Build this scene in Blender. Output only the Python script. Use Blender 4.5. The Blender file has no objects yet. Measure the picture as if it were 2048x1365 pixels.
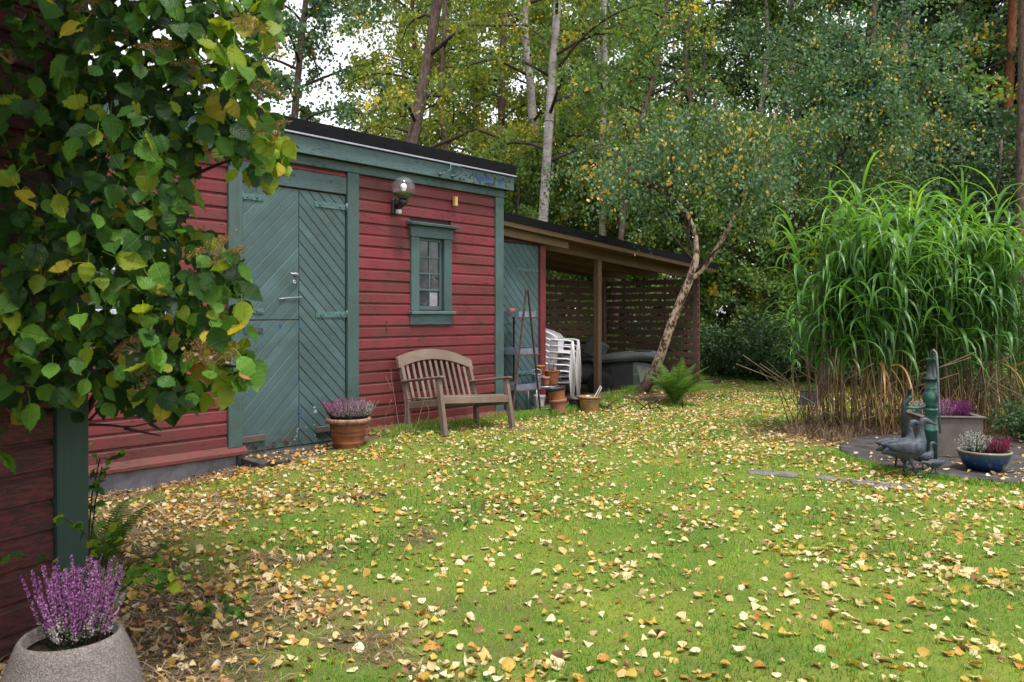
import bpy, math, random
import numpy as np
from mathutils import Vector, Matrix

# ------------------------------------------------------------------ camera, sky, sun, exposure
scene = bpy.context.scene
col = scene.collection
R = math.radians
EYE, FPX, HORIZON, CX = 1.3, 1600.0, 630.0, 1024.0        # from the photograph (2048 x 1365)

cam_data = bpy.data.cameras.new('camera')
cam_data.sensor_width = 36.0
cam_data.lens = 36.0 * FPX / 2048.0
cam_data.shift_y = -(682.5 - HORIZON) / 2048.0
cam_data.clip_start, cam_data.clip_end = 0.05, 500.0
cam = bpy.data.objects.new('camera', cam_data)
cam.location = (0, 0, EYE)
cam.rotation_euler = (R(90), 0, 0)
col.objects.link(cam)
cam_data.dof.use_dof = True
cam_data.dof.focus_distance = 7.5
cam_data.dof.aperture_fstop = 6.3
scene.camera = cam

world = bpy.data.worlds.new('World')
scene.world = world
world.use_nodes = True
wn, wl = world.node_tree.nodes, world.node_tree.links
wn.clear()
SUN_EL, SUN_AZ = R(70), R(150)                              # azimuth measured from +Y towards +X
sky = wn.new('ShaderNodeTexSky')
sky.sky_type = 'NISHITA'
sky.sun_disc = False
sky.sun_elevation = SUN_EL
sky.sun_rotation = SUN_AZ
sky.air_density, sky.dust_density, sky.ozone_density = 1.0, 1.2, 1.0
hsv = wn.new('ShaderNodeHueSaturation')
hsv.inputs['Saturation'].default_value = 0.15               # an even, overcast white
bg = wn.new('ShaderNodeBackground')
bg.inputs['Strength'].default_value = 0.10
wo = wn.new('ShaderNodeOutputWorld')
wl.new(sky.outputs[0], hsv.inputs['Color'])
wl.new(hsv.outputs[0], bg.inputs['Color'])
wl.new(bg.outputs[0], wo.inputs['Surface'])

sun_data = bpy.data.lights.new('sun', 'SUN')
sun_data.energy = 1.5
sun_data.angle = R(12)
sun_data.color = (1.0, 0.96, 0.9)
sun = bpy.data.objects.new('sun', sun_data)
d = Vector((math.sin(SUN_AZ) * math.cos(SUN_EL), math.cos(SUN_AZ) * math.cos(SUN_EL), math.sin(SUN_EL)))
sun.rotation_euler = d.to_track_quat('Z', 'Y').to_euler()
sun.location = (0, 0, 30)
col.objects.link(sun)

vs = scene.view_settings
vs.view_transform, vs.look = 'Standard', 'None'
vs.exposure, vs.gamma = 1.82, 1.0
vs.use_curve_mapping = False
scene.cycles.use_denoising = True
scene.cycles.max_bounces = 8
scene.cycles.transparent_max_bounces = 12
scene.cycles.diffuse_bounces = 4
scene.cycles.glossy_bounces = 3
scene.cycles.transmission_bounces = 6

# ------------------------------------------------------------------ pixels and terrain
def ss(a, b, x):
    t = np.clip((np.asarray(x, float) - a) / (b - a), 0, 1)
    return t * t * (3 - 2 * t)

def vnoise(x, y, scale=1.0, seed=0):
    x = np.asarray(x, float) * scale; y = np.asarray(y, float) * scale
    xi, yi = np.floor(x), np.floor(y)
    fx, fy = x - xi, y - yi
    fx = fx * fx * (3 - 2 * fx); fy = fy * fy * (3 - 2 * fy)
    def hh(a, b):
        v = np.sin(a * 127.1 + b * 311.7 + seed * 74.7) * 43758.5453
        return v - np.floor(v)
    return (hh(xi, yi) * (1 - fx) + hh(xi + 1, yi) * fx) * (1 - fy) + (hh(xi, yi + 1) * (1 - fx) + hh(xi + 1, yi + 1) * fx) * fy

def fbm(x, y, scale=1.0, seed=0, octaves=3):
    s, a, t = 0, 0.5, 0
    for k in range(octaves):
        s = s + a * vnoise(x, y, scale * 2 ** k, seed + k * 13); t += a; a *= 0.5
    return s / t

def height(x, y):
    x = np.asarray(x, float); y = np.asarray(y, float)
    z = -0.17 * ss(1.5, 3.2, -x)
    z = z + 0.13 * np.exp(-(((x - 2.0) / 0.9) ** 2 + ((y - 12.2) / 0.7) ** 2))
    z = z + 0.05 * np.exp(-(((x + 0.95) / 0.5) ** 2 + ((y - 8.6) / 0.5) ** 2))
    z = z + 0.03 * (fbm(x, y, 0.8, 3) - 0.5) * 2 * ss(0, 3, y)
    z = z + 0.8 * ss(18, 60, y)
    return z
def hz(x, y): return float(height(x, y))

def px(u, v, Y):
    return Vector(((u - CX) / FPX * Y, Y, EYE - (v - HORIZON) / FPX * Y))
def ground(u, v):
    Y = 8.0
    for _ in range(30):
        X = (u - CX) / FPX * Y
        Y = (EYE - hz(X, Y)) * FPX / (v - HORIZON)
    return Vector(((u - CX) / FPX * Y, Y, hz((u - CX) / FPX * Y, Y)))

SHED_O, SHED_A = Vector((-2.553, 7.51, 0)), math.atan2(0.756, 0.655)
SHED_M = Matrix.Translation(SHED_O) @ Matrix.Rotation(SHED_A, 4, 'Z')
def shed_pt(t, y, z): return SHED_M @ Vector((t, y, z))     # along the wall, into the wall, up
def shed_local(x, y):
    c, s = math.cos(SHED_A), math.sin(SHED_A)
    dx, dy = np.asarray(x) - SHED_O.x, np.asarray(y) - SHED_O.y
    return dx * c + dy * s, -dx * s + dy * c
HOUSE_O, HOUSE_A = Vector((-1.8445, 3.4, 0)), math.atan2(0.92, 0.39)
HOUSE_M = Matrix.Translation(HOUSE_O) @ Matrix.Rotation(HOUSE_A, 4, 'Z')
def house_local(x, y):
    c, s = math.cos(HOUSE_A), math.sin(HOUSE_A)
    dx, dy = np.asarray(x) - HOUSE_O.x, np.asarray(y) - HOUSE_O.y
    return dx * c + dy * s, -dx * s + dy * c
DISC = (4.35, 7.2, 1.3)

# ------------------------------------------------------------------ mesh helpers
def link(o, parent=None):
    col.objects.link(o)
    if parent is not None: o.parent = parent
    return o

def npmesh(name, V, F, mats, parent=None, attrs=None, smooth=False, matidx=None):
    me = bpy.data.meshes.new(name)
    V = np.asarray(V, np.float32).reshape(-1, 3); F = np.asarray(F, np.int32)
    k = F.shape[1]
    me.vertices.add(len(V)); me.vertices.foreach_set('co', V.ravel())
    me.loops.add(F.size); me.loops.foreach_set('vertex_index', F.ravel())
    me.polygons.add(len(F)); me.polygons.foreach_set('loop_start', np.arange(len(F), dtype=np.int32) * k)
    if matidx is not None: me.polygons.foreach_set('material_index', np.asarray(matidx, np.int32))
    me.polygons.foreach_set('use_smooth', np.full(len(F), bool(smooth)))
    for m in (mats if isinstance(mats, (list, tuple)) else [mats]): me.materials.append(m)
    for an, av in (attrs or {}).items():
        a = me.attributes.new(an, 'FLOAT', 'POINT'); a.data.foreach_set('value', np.asarray(av, np.float32))
    me.update(calc_edges=True)
    return link(bpy.data.objects.new(name, me), parent)

class MB:
    def __init__(self): self.v, self.f, self.m, self.s = [], [], [], []
    def add(self, verts, faces, mat=0, smooth=False):
        o = len(self.v)
        self.v += [tuple(p) for p in verts]
        for f in faces:
            self.f.append([i + o for i in f]); self.m.append(mat); self.s.append(smooth)
        return self
    def box(self, x0, x1, y0, y1, z0, z1, b=0.0, mat=0, M=None):
        lo, hi = (x0, y0, z0), (x1, y1, z1)
        b = min(b, (x1 - x0) * .45, (y1 - y0) * .45, (z1 - z0) * .45)
        if b <= 0:
            vs_ = [(x, y, z) for x in (x0, x1) for y in (y0, y1) for z in (z0, z1)]
            fs = [(0, 1, 3, 2), (4, 6, 7, 5), (0, 4, 5, 1), (2, 3, 7, 6), (0, 2, 6, 4), (1, 5, 7, 3)]
        else:
            idx, vs_ = {}, []
            for sx in (0, 1):
                for sy in (0, 1):
                    for sz in (0, 1):
                        s = (sx, sy, sz)
                        for ax in range(3):
                            p = []
                            for k in range(3):
                                base = hi[k] if s[k] else lo[k]
                                p.append(base if k == ax else base + (-b if s[k] else b))
                            idx[(s, ax)] = len(vs_); vs_.append(tuple(p))
            fs = []
            for ax in range(3):
                a1, a2 = (ax + 1) % 3, (ax + 2) % 3
                for side in (0, 1):
                    q = []
                    for c1, c2 in ((0, 0), (1, 0), (1, 1), (0, 1)):
                        s = [0, 0, 0]; s[ax] = side; s[a1] = c1; s[a2] = c2; q.append(idx[(tuple(s), ax)])
                    fs.append(q if side else q[::-1])
                for c1 in (0, 1):
                    for c2 in (0, 1):                       # edge along ax
                        s0 = [0, 0, 0]; s0[a1] = c1; s0[a2] = c2; s1 = list(s0); s1[ax] = 1
                        q = [idx[(tuple(s0), a1)], idx[(tuple(s1), a1)], idx[(tuple(s1), a2)], idx[(tuple(s0), a2)]]
                        fs.append(q if (c1 == c2) else q[::-1])
            for s in [(a, b_, c) for a in (0, 1) for b_ in (0, 1) for c in (0, 1)]:
                q = [idx[(s, 0)], idx[(s, 1)], idx[(s, 2)]]
                fs.append(q if sum(s) % 2 == 1 else q[::-1])
        if M is not None: vs_ = [M @ Vector(p) for p in vs_]
        return self.add(vs_, fs, mat)
    def beam(self, p0, p1, w, h, b=0.004, mat=0, up=(0, 0, 1)):
        p0, p1 = Vector(p0), Vector(p1); dirv = p1 - p0; L = dirv.length; dirv.normalize()
        up = Vector(up); side = dirv.cross(up)
        if side.length < 1e-4: side = dirv.cross(Vector((0, 1, 0)))
        side.normalize(); u2 = side.cross(dirv)
        M = Matrix(((dirv.x, side.x, u2.x, p0.x), (dirv.y, side.y, u2.y, p0.y), (dirv.z, side.z, u2.z, p0.z), (0, 0, 0, 1)))
        return self.box(0, L, -w / 2, w / 2, -h / 2, h / 2, b, mat, M)
    def loft(self, pts, rads, n=8, mat=0, smooth=True, cap=True, squash=None):
        """rings round a path; rads = radius or (side radius, up radius)"""
        pts = [Vector(p) for p in pts]; vs_, fs = [], []
        ref = None
        for i, p in enumerate(pts):
            t = (pts[min(i + 1, len(pts) - 1)] - pts[max(i - 1, 0)]).normalized()
            if ref is None:
                ref = Vector((0, 0, 1)) if abs(t.z) < 0.9 else Vector((0, 1, 0))
            side = t.cross(ref); side.normalize(); up = side.cross(t); up.normalize(); ref = up
            r = rads[i] if isinstance(rads, (list, tuple)) else rads
            ra, rb = r if isinstance(r, (list, tuple)) else (r, r)
            for k in range(n):
                a = 2 * math.pi * k / n
                vs_.append(p + side * (ra * math.cos(a)) + up * (rb * math.sin(a)))
        for i in range(len(pts) - 1):
            for k in range(n):
                k2 = (k + 1) % n
                fs.append((i * n + k, i * n + k2, (i + 1) * n + k2, (i + 1) * n + k))
        if cap:
            fs.append(tuple(range(n))[::-1]); fs.append(tuple((len(pts) - 1) * n + k for k in range(n)))
        return self.add(vs_, fs, mat, smooth)
    def lathe(self, prof, n=32, c=(0, 0, 0), mat=0, smooth=True, wob=0.0, M=None):
        vs_, fs = [], []
        for r, z in prof:
            for k in range(n):
                a = 2 * math.pi * k / n
                w = 1 + wob * math.sin(3 * a + z * 9)
                vs_.append(Vector((c[0] + r * w * math.cos(a), c[1] + r * w * math.sin(a), c[2] + z)))
        for i in range(len(prof) - 1):
            for k in range(n):
                k2 = (k + 1) % n
                fs.append((i * n + k, i * n + k2, (i + 1) * n + k2, (i + 1) * n + k))
        if prof[0][0] > 1e-5: fs.append(tuple(range(n))[::-1])
        if prof[-1][0] > 1e-5: fs.append(tuple((len(prof) - 1) * n + k for k in range(n)))
        if M is not None: vs_ = [M @ p for p in vs_]
        return self.add(vs_, fs, mat, smooth)
    def prism(self, poly, y0, y1, bev=0.0, mat=0):
        """convex polygon in x-z, extruded along y; the y0 side is the chamfered front"""
        n = len(poly)
        area = sum(poly[i][0] * poly[(i + 1) % n][1] - poly[(i + 1) % n][0] * poly[i][1] for i in range(n))
        if area < 0: poly = poly[::-1]
        ins = inset(poly, bev) if bev > 0 else poly
        if ins is None: ins = poly; bev = 0
        vs_ = [(p[0], y0, p[1]) for p in ins] + [(p[0], y0 + bev, p[1]) for p in poly] + [(p[0], y1, p[1]) for p in poly]
        fs = [tuple(range(n))]
        for r_ in (0, 1):
            for i in range(n):
                j = (i + 1) % n
                fs.append((r_ * n + j, r_ * n + i, (r_ + 1) * n + i, (r_ + 1) * n + j))
        fs.append(tuple(2 * n + i for i in range(n))[::-1])
        return self.add(vs_, fs, mat)
    def mesh(self, name, mats):
        me = bpy.data.meshes.new(name)
        me.from_pydata(self.v, [], self.f)
        for m in (mats if isinstance(mats, (list, tuple)) else [mats]): me.materials.append(m)
        me.polygons.foreach_set('material_index', np.array(self.m, np.int32))
        me.polygons.foreach_set('use_smooth', np.array(self.s, bool))
        me.update()
        return me
    def build(self, name, mats, parent=None):
        return link(bpy.data.objects.new(name, self.mesh(name, mats)), parent)

def inset(poly, d):
    n = len(poly); out = []
    for i in range(n):
        p0, p1, p2 = poly[i - 1], poly[i], poly[(i + 1) % n]
        e1 = (p1[0] - p0[0], p1[1] - p0[1]); e2 = (p2[0] - p1[0], p2[1] - p1[1])
        l1, l2 = math.hypot(*e1), math.hypot(*e2)
        if l1 < 2.5 * d or l2 < 2.5 * d: return None
        n1 = (-e1[1] / l1, e1[0] / l1); n2 = (-e2[1] / l2, e2[0] / l2)
        k = 1 + n1[0] * n2[0] + n1[1] * n2[1]
        if k < 0.15: return None
        out.append((p1[0] + d * (n1[0] + n2[0]) / k, p1[1] + d * (n1[1] + n2[1]) / k))
    return out

def clip(poly, rect):
    x0, x1, z0, z1 = rect
    for ax, lim, sgn in ((0, x0, 1), (0, x1, -1), (1, z0, 1), (1, z1, -1)):
        out = []
        for i in range(len(poly)):
            a, b = poly[i - 1], poly[i]
            da, db = sgn * (a[ax] - lim), sgn * (b[ax] - lim)
            if (da >= 0) != (db >= 0):
                t = da / (da - db); out.append((a[0] + (b[0] - a[0]) * t, a[1] + (b[1] - a[1]) * t))
            if db >= 0: out.append(b)
        poly = out
        if len(poly) < 3: return None
    res = []
    for p in poly:
        if not res or math.hypot(p[0] - res[-1][0], p[1] - res[-1][1]) > 1e-4: res.append(p)
    if len(res) > 1 and math.hypot(res[0][0] - res[-1][0], res[0][1] - res[-1][1]) < 1e-4: res.pop()
    return res if len(res) >= 3 else None

def tag(o, label, cat, group=None, kind=None):
    if label: o['label'] = label
    if cat: o['category'] = cat
    if group: o['group'] = group
    if kind: o['kind'] = kind
    return o
def thing(name, label, cat, loc=(0, 0, 0), rz=0.0, group=None, M=None):
    o = bpy.data.objects.new(name, None); o.empty_display_size = 0.1
    if M is not None: o.matrix_world = M
    else: o.location = loc; o.rotation_euler = (0, 0, rz)
    col.objects.link(o)
    return tag(o, label, cat, group)
def structure(o): o['kind'] = 'structure'; return o
def copy_tree(o, parent=None):
    c = o.copy(); link(c, parent)
    for ch in list(o.children): copy_tree(ch, c)
    return c

# ------------------------------------------------------------------ materials
class Mat:
    def __init__(self, name):
        self.m = bpy.data.materials.new(name); self.m.use_nodes = True
        self.n, self.l = self.m.node_tree.nodes, self.m.node_tree.links
        self.n.clear(); self.out = self.n.new('ShaderNodeOutputMaterial')
    def node(self, t, ins=None, **kw):
        nd = self.n.new(t)
        for k, v in kw.items(): setattr(nd, k, v)
        for k, v in (ins or {}).items():
            if hasattr(v, 'links') or isinstance(v, bpy.types.NodeSocket): self.l.new(v, nd.inputs[k])
            else: nd.inputs[k].default_value = v
        return nd
    def coord(self, which='Object', scale=(1, 1, 1), rnd=0.0):
        if which == 'Position': src = self.node('ShaderNodeNewGeometry').outputs['Position']
        else: src = self.node('ShaderNodeTexCoord').outputs[which]
        mp = self.node('ShaderNodeMapping', {'Vector': src, 'Scale': scale})
        if rnd:
            oi = self.node('ShaderNodeObjectInfo')
            mul = self.node('ShaderNodeVectorMath', {0: (rnd, rnd * .7, rnd * 1.3)}, operation='SCALE')
            self.l.new(oi.outputs['Random'], mul.inputs['Scale']); self.l.new(mul.outputs[0], mp.inputs['Location'])
        return mp.outputs[0]
    def noise(self, vec, scale=5, detail=4, rough=.6):
        return self.node('ShaderNodeTexNoise', {'Vector': vec, 'Scale': scale, 'Detail': detail, 'Roughness': rough}).outputs[0]
    def ramp(self, fac, stops, interp='LINEAR'):
        r = self.node('ShaderNodeValToRGB', {'Fac': fac}); cr = r.color_ramp; cr.interpolation = interp
        while len(cr.elements) < len(stops): cr.elements.new(0.5)
        for e, (p, c) in zip(cr.elements, stops):
            e.position = p; e.color = (c, c, c, 1) if isinstance(c, (int, float)) else (*c, 1)
        return r.outputs[0]
    def mix(self, fac, a, b, mode='MIX'):
        nd = self.node('ShaderNodeMix', data_type='RGBA', blend_type=mode)
        for i, v in ((0, fac), (6, a), (7, b)):
            if isinstance(v, bpy.types.NodeSocket): self.l.new(v, nd.inputs[i])
            elif i == 0: nd.inputs[0].default_value = v
            else: nd.inputs[i].default_value = (*v, 1)
        return nd.outputs[2]
    def math(self, op, a, b=0.0, clamp=False):
        nd = self.node('ShaderNodeMath', {0: a, 1: b}, operation=op); nd.use_clamp = clamp; return nd.outputs[0]
    def attr(self, name): return self.node('ShaderNodeAttribute', attribute_name=name).outputs['Fac']
    def random(self): return self.node('ShaderNodeObjectInfo').outputs['Random']
    def bump(self, h, strength=.3, dist=.01):
        return self.node('ShaderNodeBump', {'Height': h, 'Strength': strength, 'Distance': dist}).outputs[0]
    def principled(self, color, rough=.6, spec=.4, normal=None, **kw):
        p = self.node('ShaderNodeBsdfPrincipled')
        for k, v in {'Base Color': color, 'Roughness': rough, 'Specular IOR Level': spec, **kw}.items():
            if isinstance(v, bpy.types.NodeSocket): self.l.new(v, p.inputs[k])
            elif k == 'Base Color': p.inputs[k].default_value = (*v, 1)
            else: p.inputs[k].default_value = v
        if normal is not None: self.l.new(normal, p.inputs['Normal'])
        self.l.new(p.outputs[0], self.out.inputs[0]); return self.m

def painted_wood(name, base, worn, grime, flake, flake_amt=.06, grime_amt=.5, grain=(1, 30, 30), rough=.55, splash=.8):
    """old oil paint: grain relief, a faded tone, grime and small flaked spots"""
    k = Mat(name)
    c = k.coord('Object', (1, 1, 1), 40)
    g = k.noise(k.coord('Object', grain, 40), 3, 5, .65)
    tone = k.mix(k.ramp(k.noise(c, 2.5, 4), [(.35, 0.), (.7, 1.)]), base, worn)
    tone = k.mix(k.math('MULTIPLY', k.random(), .6), tone, tuple(x * .66 for x in base))
    p = k.coord('Position', (1, 1, 1.4))
    gr = k.ramp(k.noise(p, 1.7, 5, .65), [(.40, 0.), (.62, 1.)])
    gr = k.math('MULTIPLY', gr, k.ramp(k.noise(k.coord('Object', grain, 17), 1.2, 3), [(.3, .25), (.7, 1.)]))
    tone = k.mix(k.math('MULTIPLY', gr, grime_amt), tone, grime)
    zp = k.node('ShaderNodeSeparateXYZ', {0: k.node('ShaderNodeNewGeometry').outputs['Position']}).outputs[2]
    spl = k.math('MULTIPLY', k.ramp(k.math('ADD', zp, k.math('MULTIPLY', k.noise(p, 6, 4), .5)), [(.28, .75), (.75, 0.)]), k.ramp(k.noise(p, 9, 4), [(.3, .3), (.65, 1.)]))
    tone = k.mix(k.math('MULTIPLY', spl, splash), tone, grime)
    big = k.noise(p, 2.2, 3)
    fl = k.noise(k.coord('Object', tuple(s ** .5 for s in grain), 9), 15, 6, .75)
    f = k.math('ADD', fl, k.math('MULTIPLY', big, .35))
    f = k.ramp(f, [(.84 - flake_amt, 0.), (.87 - flake_amt, 1.)])
    tone = k.mix(k.math('MULTIPLY', f, .75), tone, flake)
    hgt = k.math('SUBTRACT', g, k.math('MULTIPLY', f, .7))
    rgh = k.ramp(g, [(.2, rough - .1), (.8, rough + .15)])
    return k.principled(tone, rgh, .35, k.bump(hgt, .35, .006))

def plain(name, base, var=.15, scale=8, rough=.6, spec=.3, bump=.15, dist=.004, metal=0.0, dark=None, rnd=30):
    k = Mat(name)
    n = k.noise(k.coord('Object', (1, 1, 1), rnd), scale, 5, .65)
    lo = dark or tuple(x * (1 - var * 2) for x in base); hi = tuple(min(1, x * (1 + var)) for x in base)
    c = k.ramp(n, [(.3, lo), (.7, hi)])
    return k.principled(c, rough, spec, k.bump(n, bump, dist), Metallic=metal)

def leaf_mat(name, stops, transl=.35, gloss=.25, rough=.45, source='tint', veins=False):
    k = Mat(name)
    f = k.random() if source == 'random' else k.attr(source)
    c = k.ramp(f, stops)
    n = k.noise(k.coord('Object', (1, 1, 1), 5), 40, 2)
    c = k.mix(.35, c, k.mix(n, (.25, .25, .2), (1.0, 1.0, .9)), 'MULTIPLY')
    c = k.mix(.35, c, k.ramp(f, stops))
    p = k.node('ShaderNodeBsdfPrincipled', {'Base Color': c, 'Roughness': rough, 'Specular IOR Level': gloss})
    tr = k.node('ShaderNodeBsdfTranslucent')
    if not veins: k.l.new(k.mix(1.0, c, (1.7, 1.7, .9), 'MULTIPLY'), tr.inputs['Color'])
    if veins:                                                # midrib and side veins from the leaf's own coordinates
        sx = k.node('ShaderNodeSeparateXYZ', {0: k.coord('Object')}); ax = k.math('ABSOLUTE', sx.outputs[0])
        w = k.math('SINE', k.math('MULTIPLY', k.math('SUBTRACT', sx.outputs[1], k.math('MULTIPLY', ax, .9)), 46.0))
        vein = k.math('MAXIMUM', k.ramp(w, [(.86, 0.), (1., .7)]), k.ramp(ax, [(.012, 1.), (.03, 0.)]))
        sp = k.ramp(k.noise(k.coord('Object', (1, 1, .2), 23), 4.5, 4, .6), [(.66, 0.), (.72, 1.)])
        c2 = k.mix(k.math('MULTIPLY', vein, .35), c, k.mix(1.0, c, (2.0, 1.9, 1.5), 'MULTIPLY')); c2 = k.mix(k.math('MULTIPLY', sp, .55), c2, (.16, .085, .03))
        k.l.new(c2, p.inputs['Base Color']); k.l.new(k.mix(1.0, c2, (1.7, 1.7, .9), 'MULTIPLY'), tr.inputs['Color'])
        k.l.new(k.bump(k.math('SUBTRACT', 1.0, vein), .6, .02), p.inputs['Normal'])
    mx = k.node('ShaderNodeMixShader', {0: transl}); k.l.new(p.outputs[0], mx.inputs[1]); k.l.new(tr.outputs[0], mx.inputs[2])
    k.l.new(mx.outputs[0], k.out.inputs[0])
    return k.m

M = {}
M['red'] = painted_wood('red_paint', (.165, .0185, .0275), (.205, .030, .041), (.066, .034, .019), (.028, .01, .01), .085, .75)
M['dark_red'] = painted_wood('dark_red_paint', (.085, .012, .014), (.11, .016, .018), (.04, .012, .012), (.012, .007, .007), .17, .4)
M['green'] = painted_wood('green_paint', (.056, .102, .102), (.077, .132, .132), (.042, .058, .044), (.014, .02, .02), .05, .75, (30, 30, 1))
M['green_h'] = painted_wood('green_paint_board', (.067, .117, .121), (.091, .150, .156), (.035, .05, .042), (.012, .02, .02), .09, .6)
M['door_green'] = painted_wood('door_green_paint', (.060, .108, .117), (.081, .139, .149), (.038, .058, .046), (.016, .022, .022), .035, .75, (22, 22, 22))
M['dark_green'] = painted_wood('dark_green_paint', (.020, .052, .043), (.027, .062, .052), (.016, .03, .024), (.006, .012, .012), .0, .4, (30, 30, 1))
M['blue_paint'] = plain('blue_paint', (.02, .08, .30), .2, 20)
M['white_flake'] = plain('white_flake', (.26, .31, .38), .2, 20)
M['dark_flake'] = plain('bare_dark_wood', (.035, .035, .03), .3, 20)
M['black_metal'] = plain('black_sheet_metal', (.0035, .0035, .0045), .2, 3, .6, .12, .03)
M['silver'] = plain('zinc_edge', (.34, .34, .42), .1, 6, .4, .5, .05, metal=.3)
M['felt'] = plain('roofing_felt', (.03, .03, .032), .2, 12, .9)
M['iron'] = plain('old_iron', (.05, .065, .065), .4, 30, .6, .4)
M['green_iron'] = plain('painted_hinge', (.07, .14, .14), .3, 30, .5, .4)
M['rust_iron'] = plain('rusty_iron', (.10, .055, .045), .4, 25, .7, .3)
M['bare_wood'] = painted_wood('weathered_bar', (.09, .065, .055), (.14, .11, .10), (.05, .045, .04), (.03, .02, .02), .05, .4)
M['concrete'] = plain('concrete', (.20, .20, .225), .25, 6, .9, .2, .5, .01)
M['interior'] = plain('dark_interior', (.05, .045, .04), .2, 4, .9)

# ------------------------------------------------------------------ ground
def soil(x, y):
    """0 lawn .. 1 bare earth, straw and litter"""
    t, dd = shed_local(x, y); ht, hd = house_local(x, y)
    n = fbm(x, y, 1.3, 5)
    s = ss(.62, .30, -dd + .35 * (n - .5)) * ss(10.2, 9.6, t) * ss(-3.6, -3.1, t)         # strip along the shed
    s = np.maximum(s, .9 * ss(1.5, .5, -hd + .7 * (n - .5)) * ss(1.2, .2, ht))             # foot of the house
    s = np.maximum(s, .95 * ss(-.45, -1.25, x + .55 * (n - .5)) * ss(3.7, 3.0, y + .8 * (n - .5)))
    s = np.maximum(s, .75 * ss(-1.3, -2.2, x) * ss(6.9, 5.5, y))
    s = np.maximum(s, ss(12.2, 14.5, y + 1.2 * (n - .5) - .12 * np.abs(x - 3)))
    s = np.maximum(s, ss(1.25, .6, np.hypot((x - 3.9) / 1.5, y - 8.6)))
    s = np.maximum(s, ss(.75, .35, np.hypot((x - 2.1) / 1.4, y - 12.1)))
    return np.clip(np.maximum(s, .8 * ss(.66, .78, fbm(x, y, 1.9, 9)) * ss(.6, -.8, x)), 0, 1)

def axis(breaks):
    out = []
    for a, b, n in breaks: out += list(np.linspace(a, b, n, endpoint=False))
    return np.array(out + [breaks[-1][1]])
gx = axis([(-120, -12, 20), (-12, -5, 20), (-5, 7, 130), (7, 14, 24), (14, 120, 24)])
gy = axis([(-60, -1, 14), (-1, 1.5, 12), (1.5, 13, 130), (13, 24, 30), (24, 160, 30)])
GX, GY = np.meshgrid(gx, gy, indexing='ij')
GZ = height(GX, GY)
ni, nj = GX.shape
ii, jj = np.meshgrid(np.arange(ni - 1), np.arange(nj - 1), indexing='ij')
F = np.stack([ii * nj + jj, (ii + 1) * nj + jj, (ii + 1) * nj + jj + 1, ii * nj + jj + 1], -1).reshape(-1, 4)
k = Mat('lawn_soil')
pos = k.coord('Position')
n1, n2 = k.noise(pos, 14, 6, .7), k.noise(pos, 1.6, 4, .6)
n3 = k.noise(pos, 60, 4, .7)
grass_c = k.mix(k.ramp(n2, [(.35, 0.), (.65, 1.)]), (.09, .16, .024), (.20, .24, .035))
grass_c = k.mix(k.ramp(n1, [(.4, 0.), (.75, .6)]), grass_c, (.17, .14, .055))
earth_c = k.mix(k.ramp(n1, [(.35, 0.), (.65, 1.)]), (.05, .034, .024), (.17, .115, .072))
gc = k.mix(k.math('ADD', k.attr('soil'), k.math('MULTIPLY', k.math('SUBTRACT', n1, .5), .5), True), grass_c, earth_c)
gm = k.principled(gc, .95, .1, k.bump(k.math('ADD', n1, n3), .8, .03))
gnd = npmesh('lawn', np.stack([GX, GY, GZ], -1).reshape(-1, 3), F, gm, attrs={'soil': soil(GX, GY).ravel()}, smooth=True)
structure(gnd); gnd['label'] = 'mossy lawn with patches of bare brown earth'

# ------------------------------------------------------------------ shed (local frame: x along the wall, y into it, z up)
PITCH, Z0 = .1236, 2.664 - 22 * .1236                         # siding courses counted from the top groove
shed = thing('garden_shed', 'red weatherboard garden shed with blue-green doors and black flat roof edge', 'shed', M=SHED_M)

def siding_mesh(x0, x1, mat, h=PITCH):
    prof = [(.004, 0), (-.021, .002), (-.024, .007), (-.021, h - .030), (-.008, h - .013), (-.005, h + .004), (.004, h + .004)]
    n = max(1, int((x1 - x0) / .6)); n = 1
    v = [(x, y, z) for x in (x0, x1) for y, z in prof]; m = len(prof)
    f = [(i, i + 1, m + i + 1, m + i) for i in range(m - 1)] + [tuple(range(m))[::-1], tuple(range(m, 2 * m))]
    b = MB(); b.add(v, f); return b.mesh('siding_board', mat)
_sid = {}
def siding(parent, x0, x1, z, mat, h=PITCH, rng=random.Random(4)):
    key = (round(x0, 3), round(x1, 3), mat.name, round(h, 4))
    if key not in _sid: _sid[key] = siding_mesh(x0, x1, mat, h)
    o = link(bpy.data.objects.new('siding_board', _sid[key]), parent)
    o.location = (0, rng.uniform(-.0025, .002), z + rng.uniform(-.0012, .0012)); return o

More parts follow.
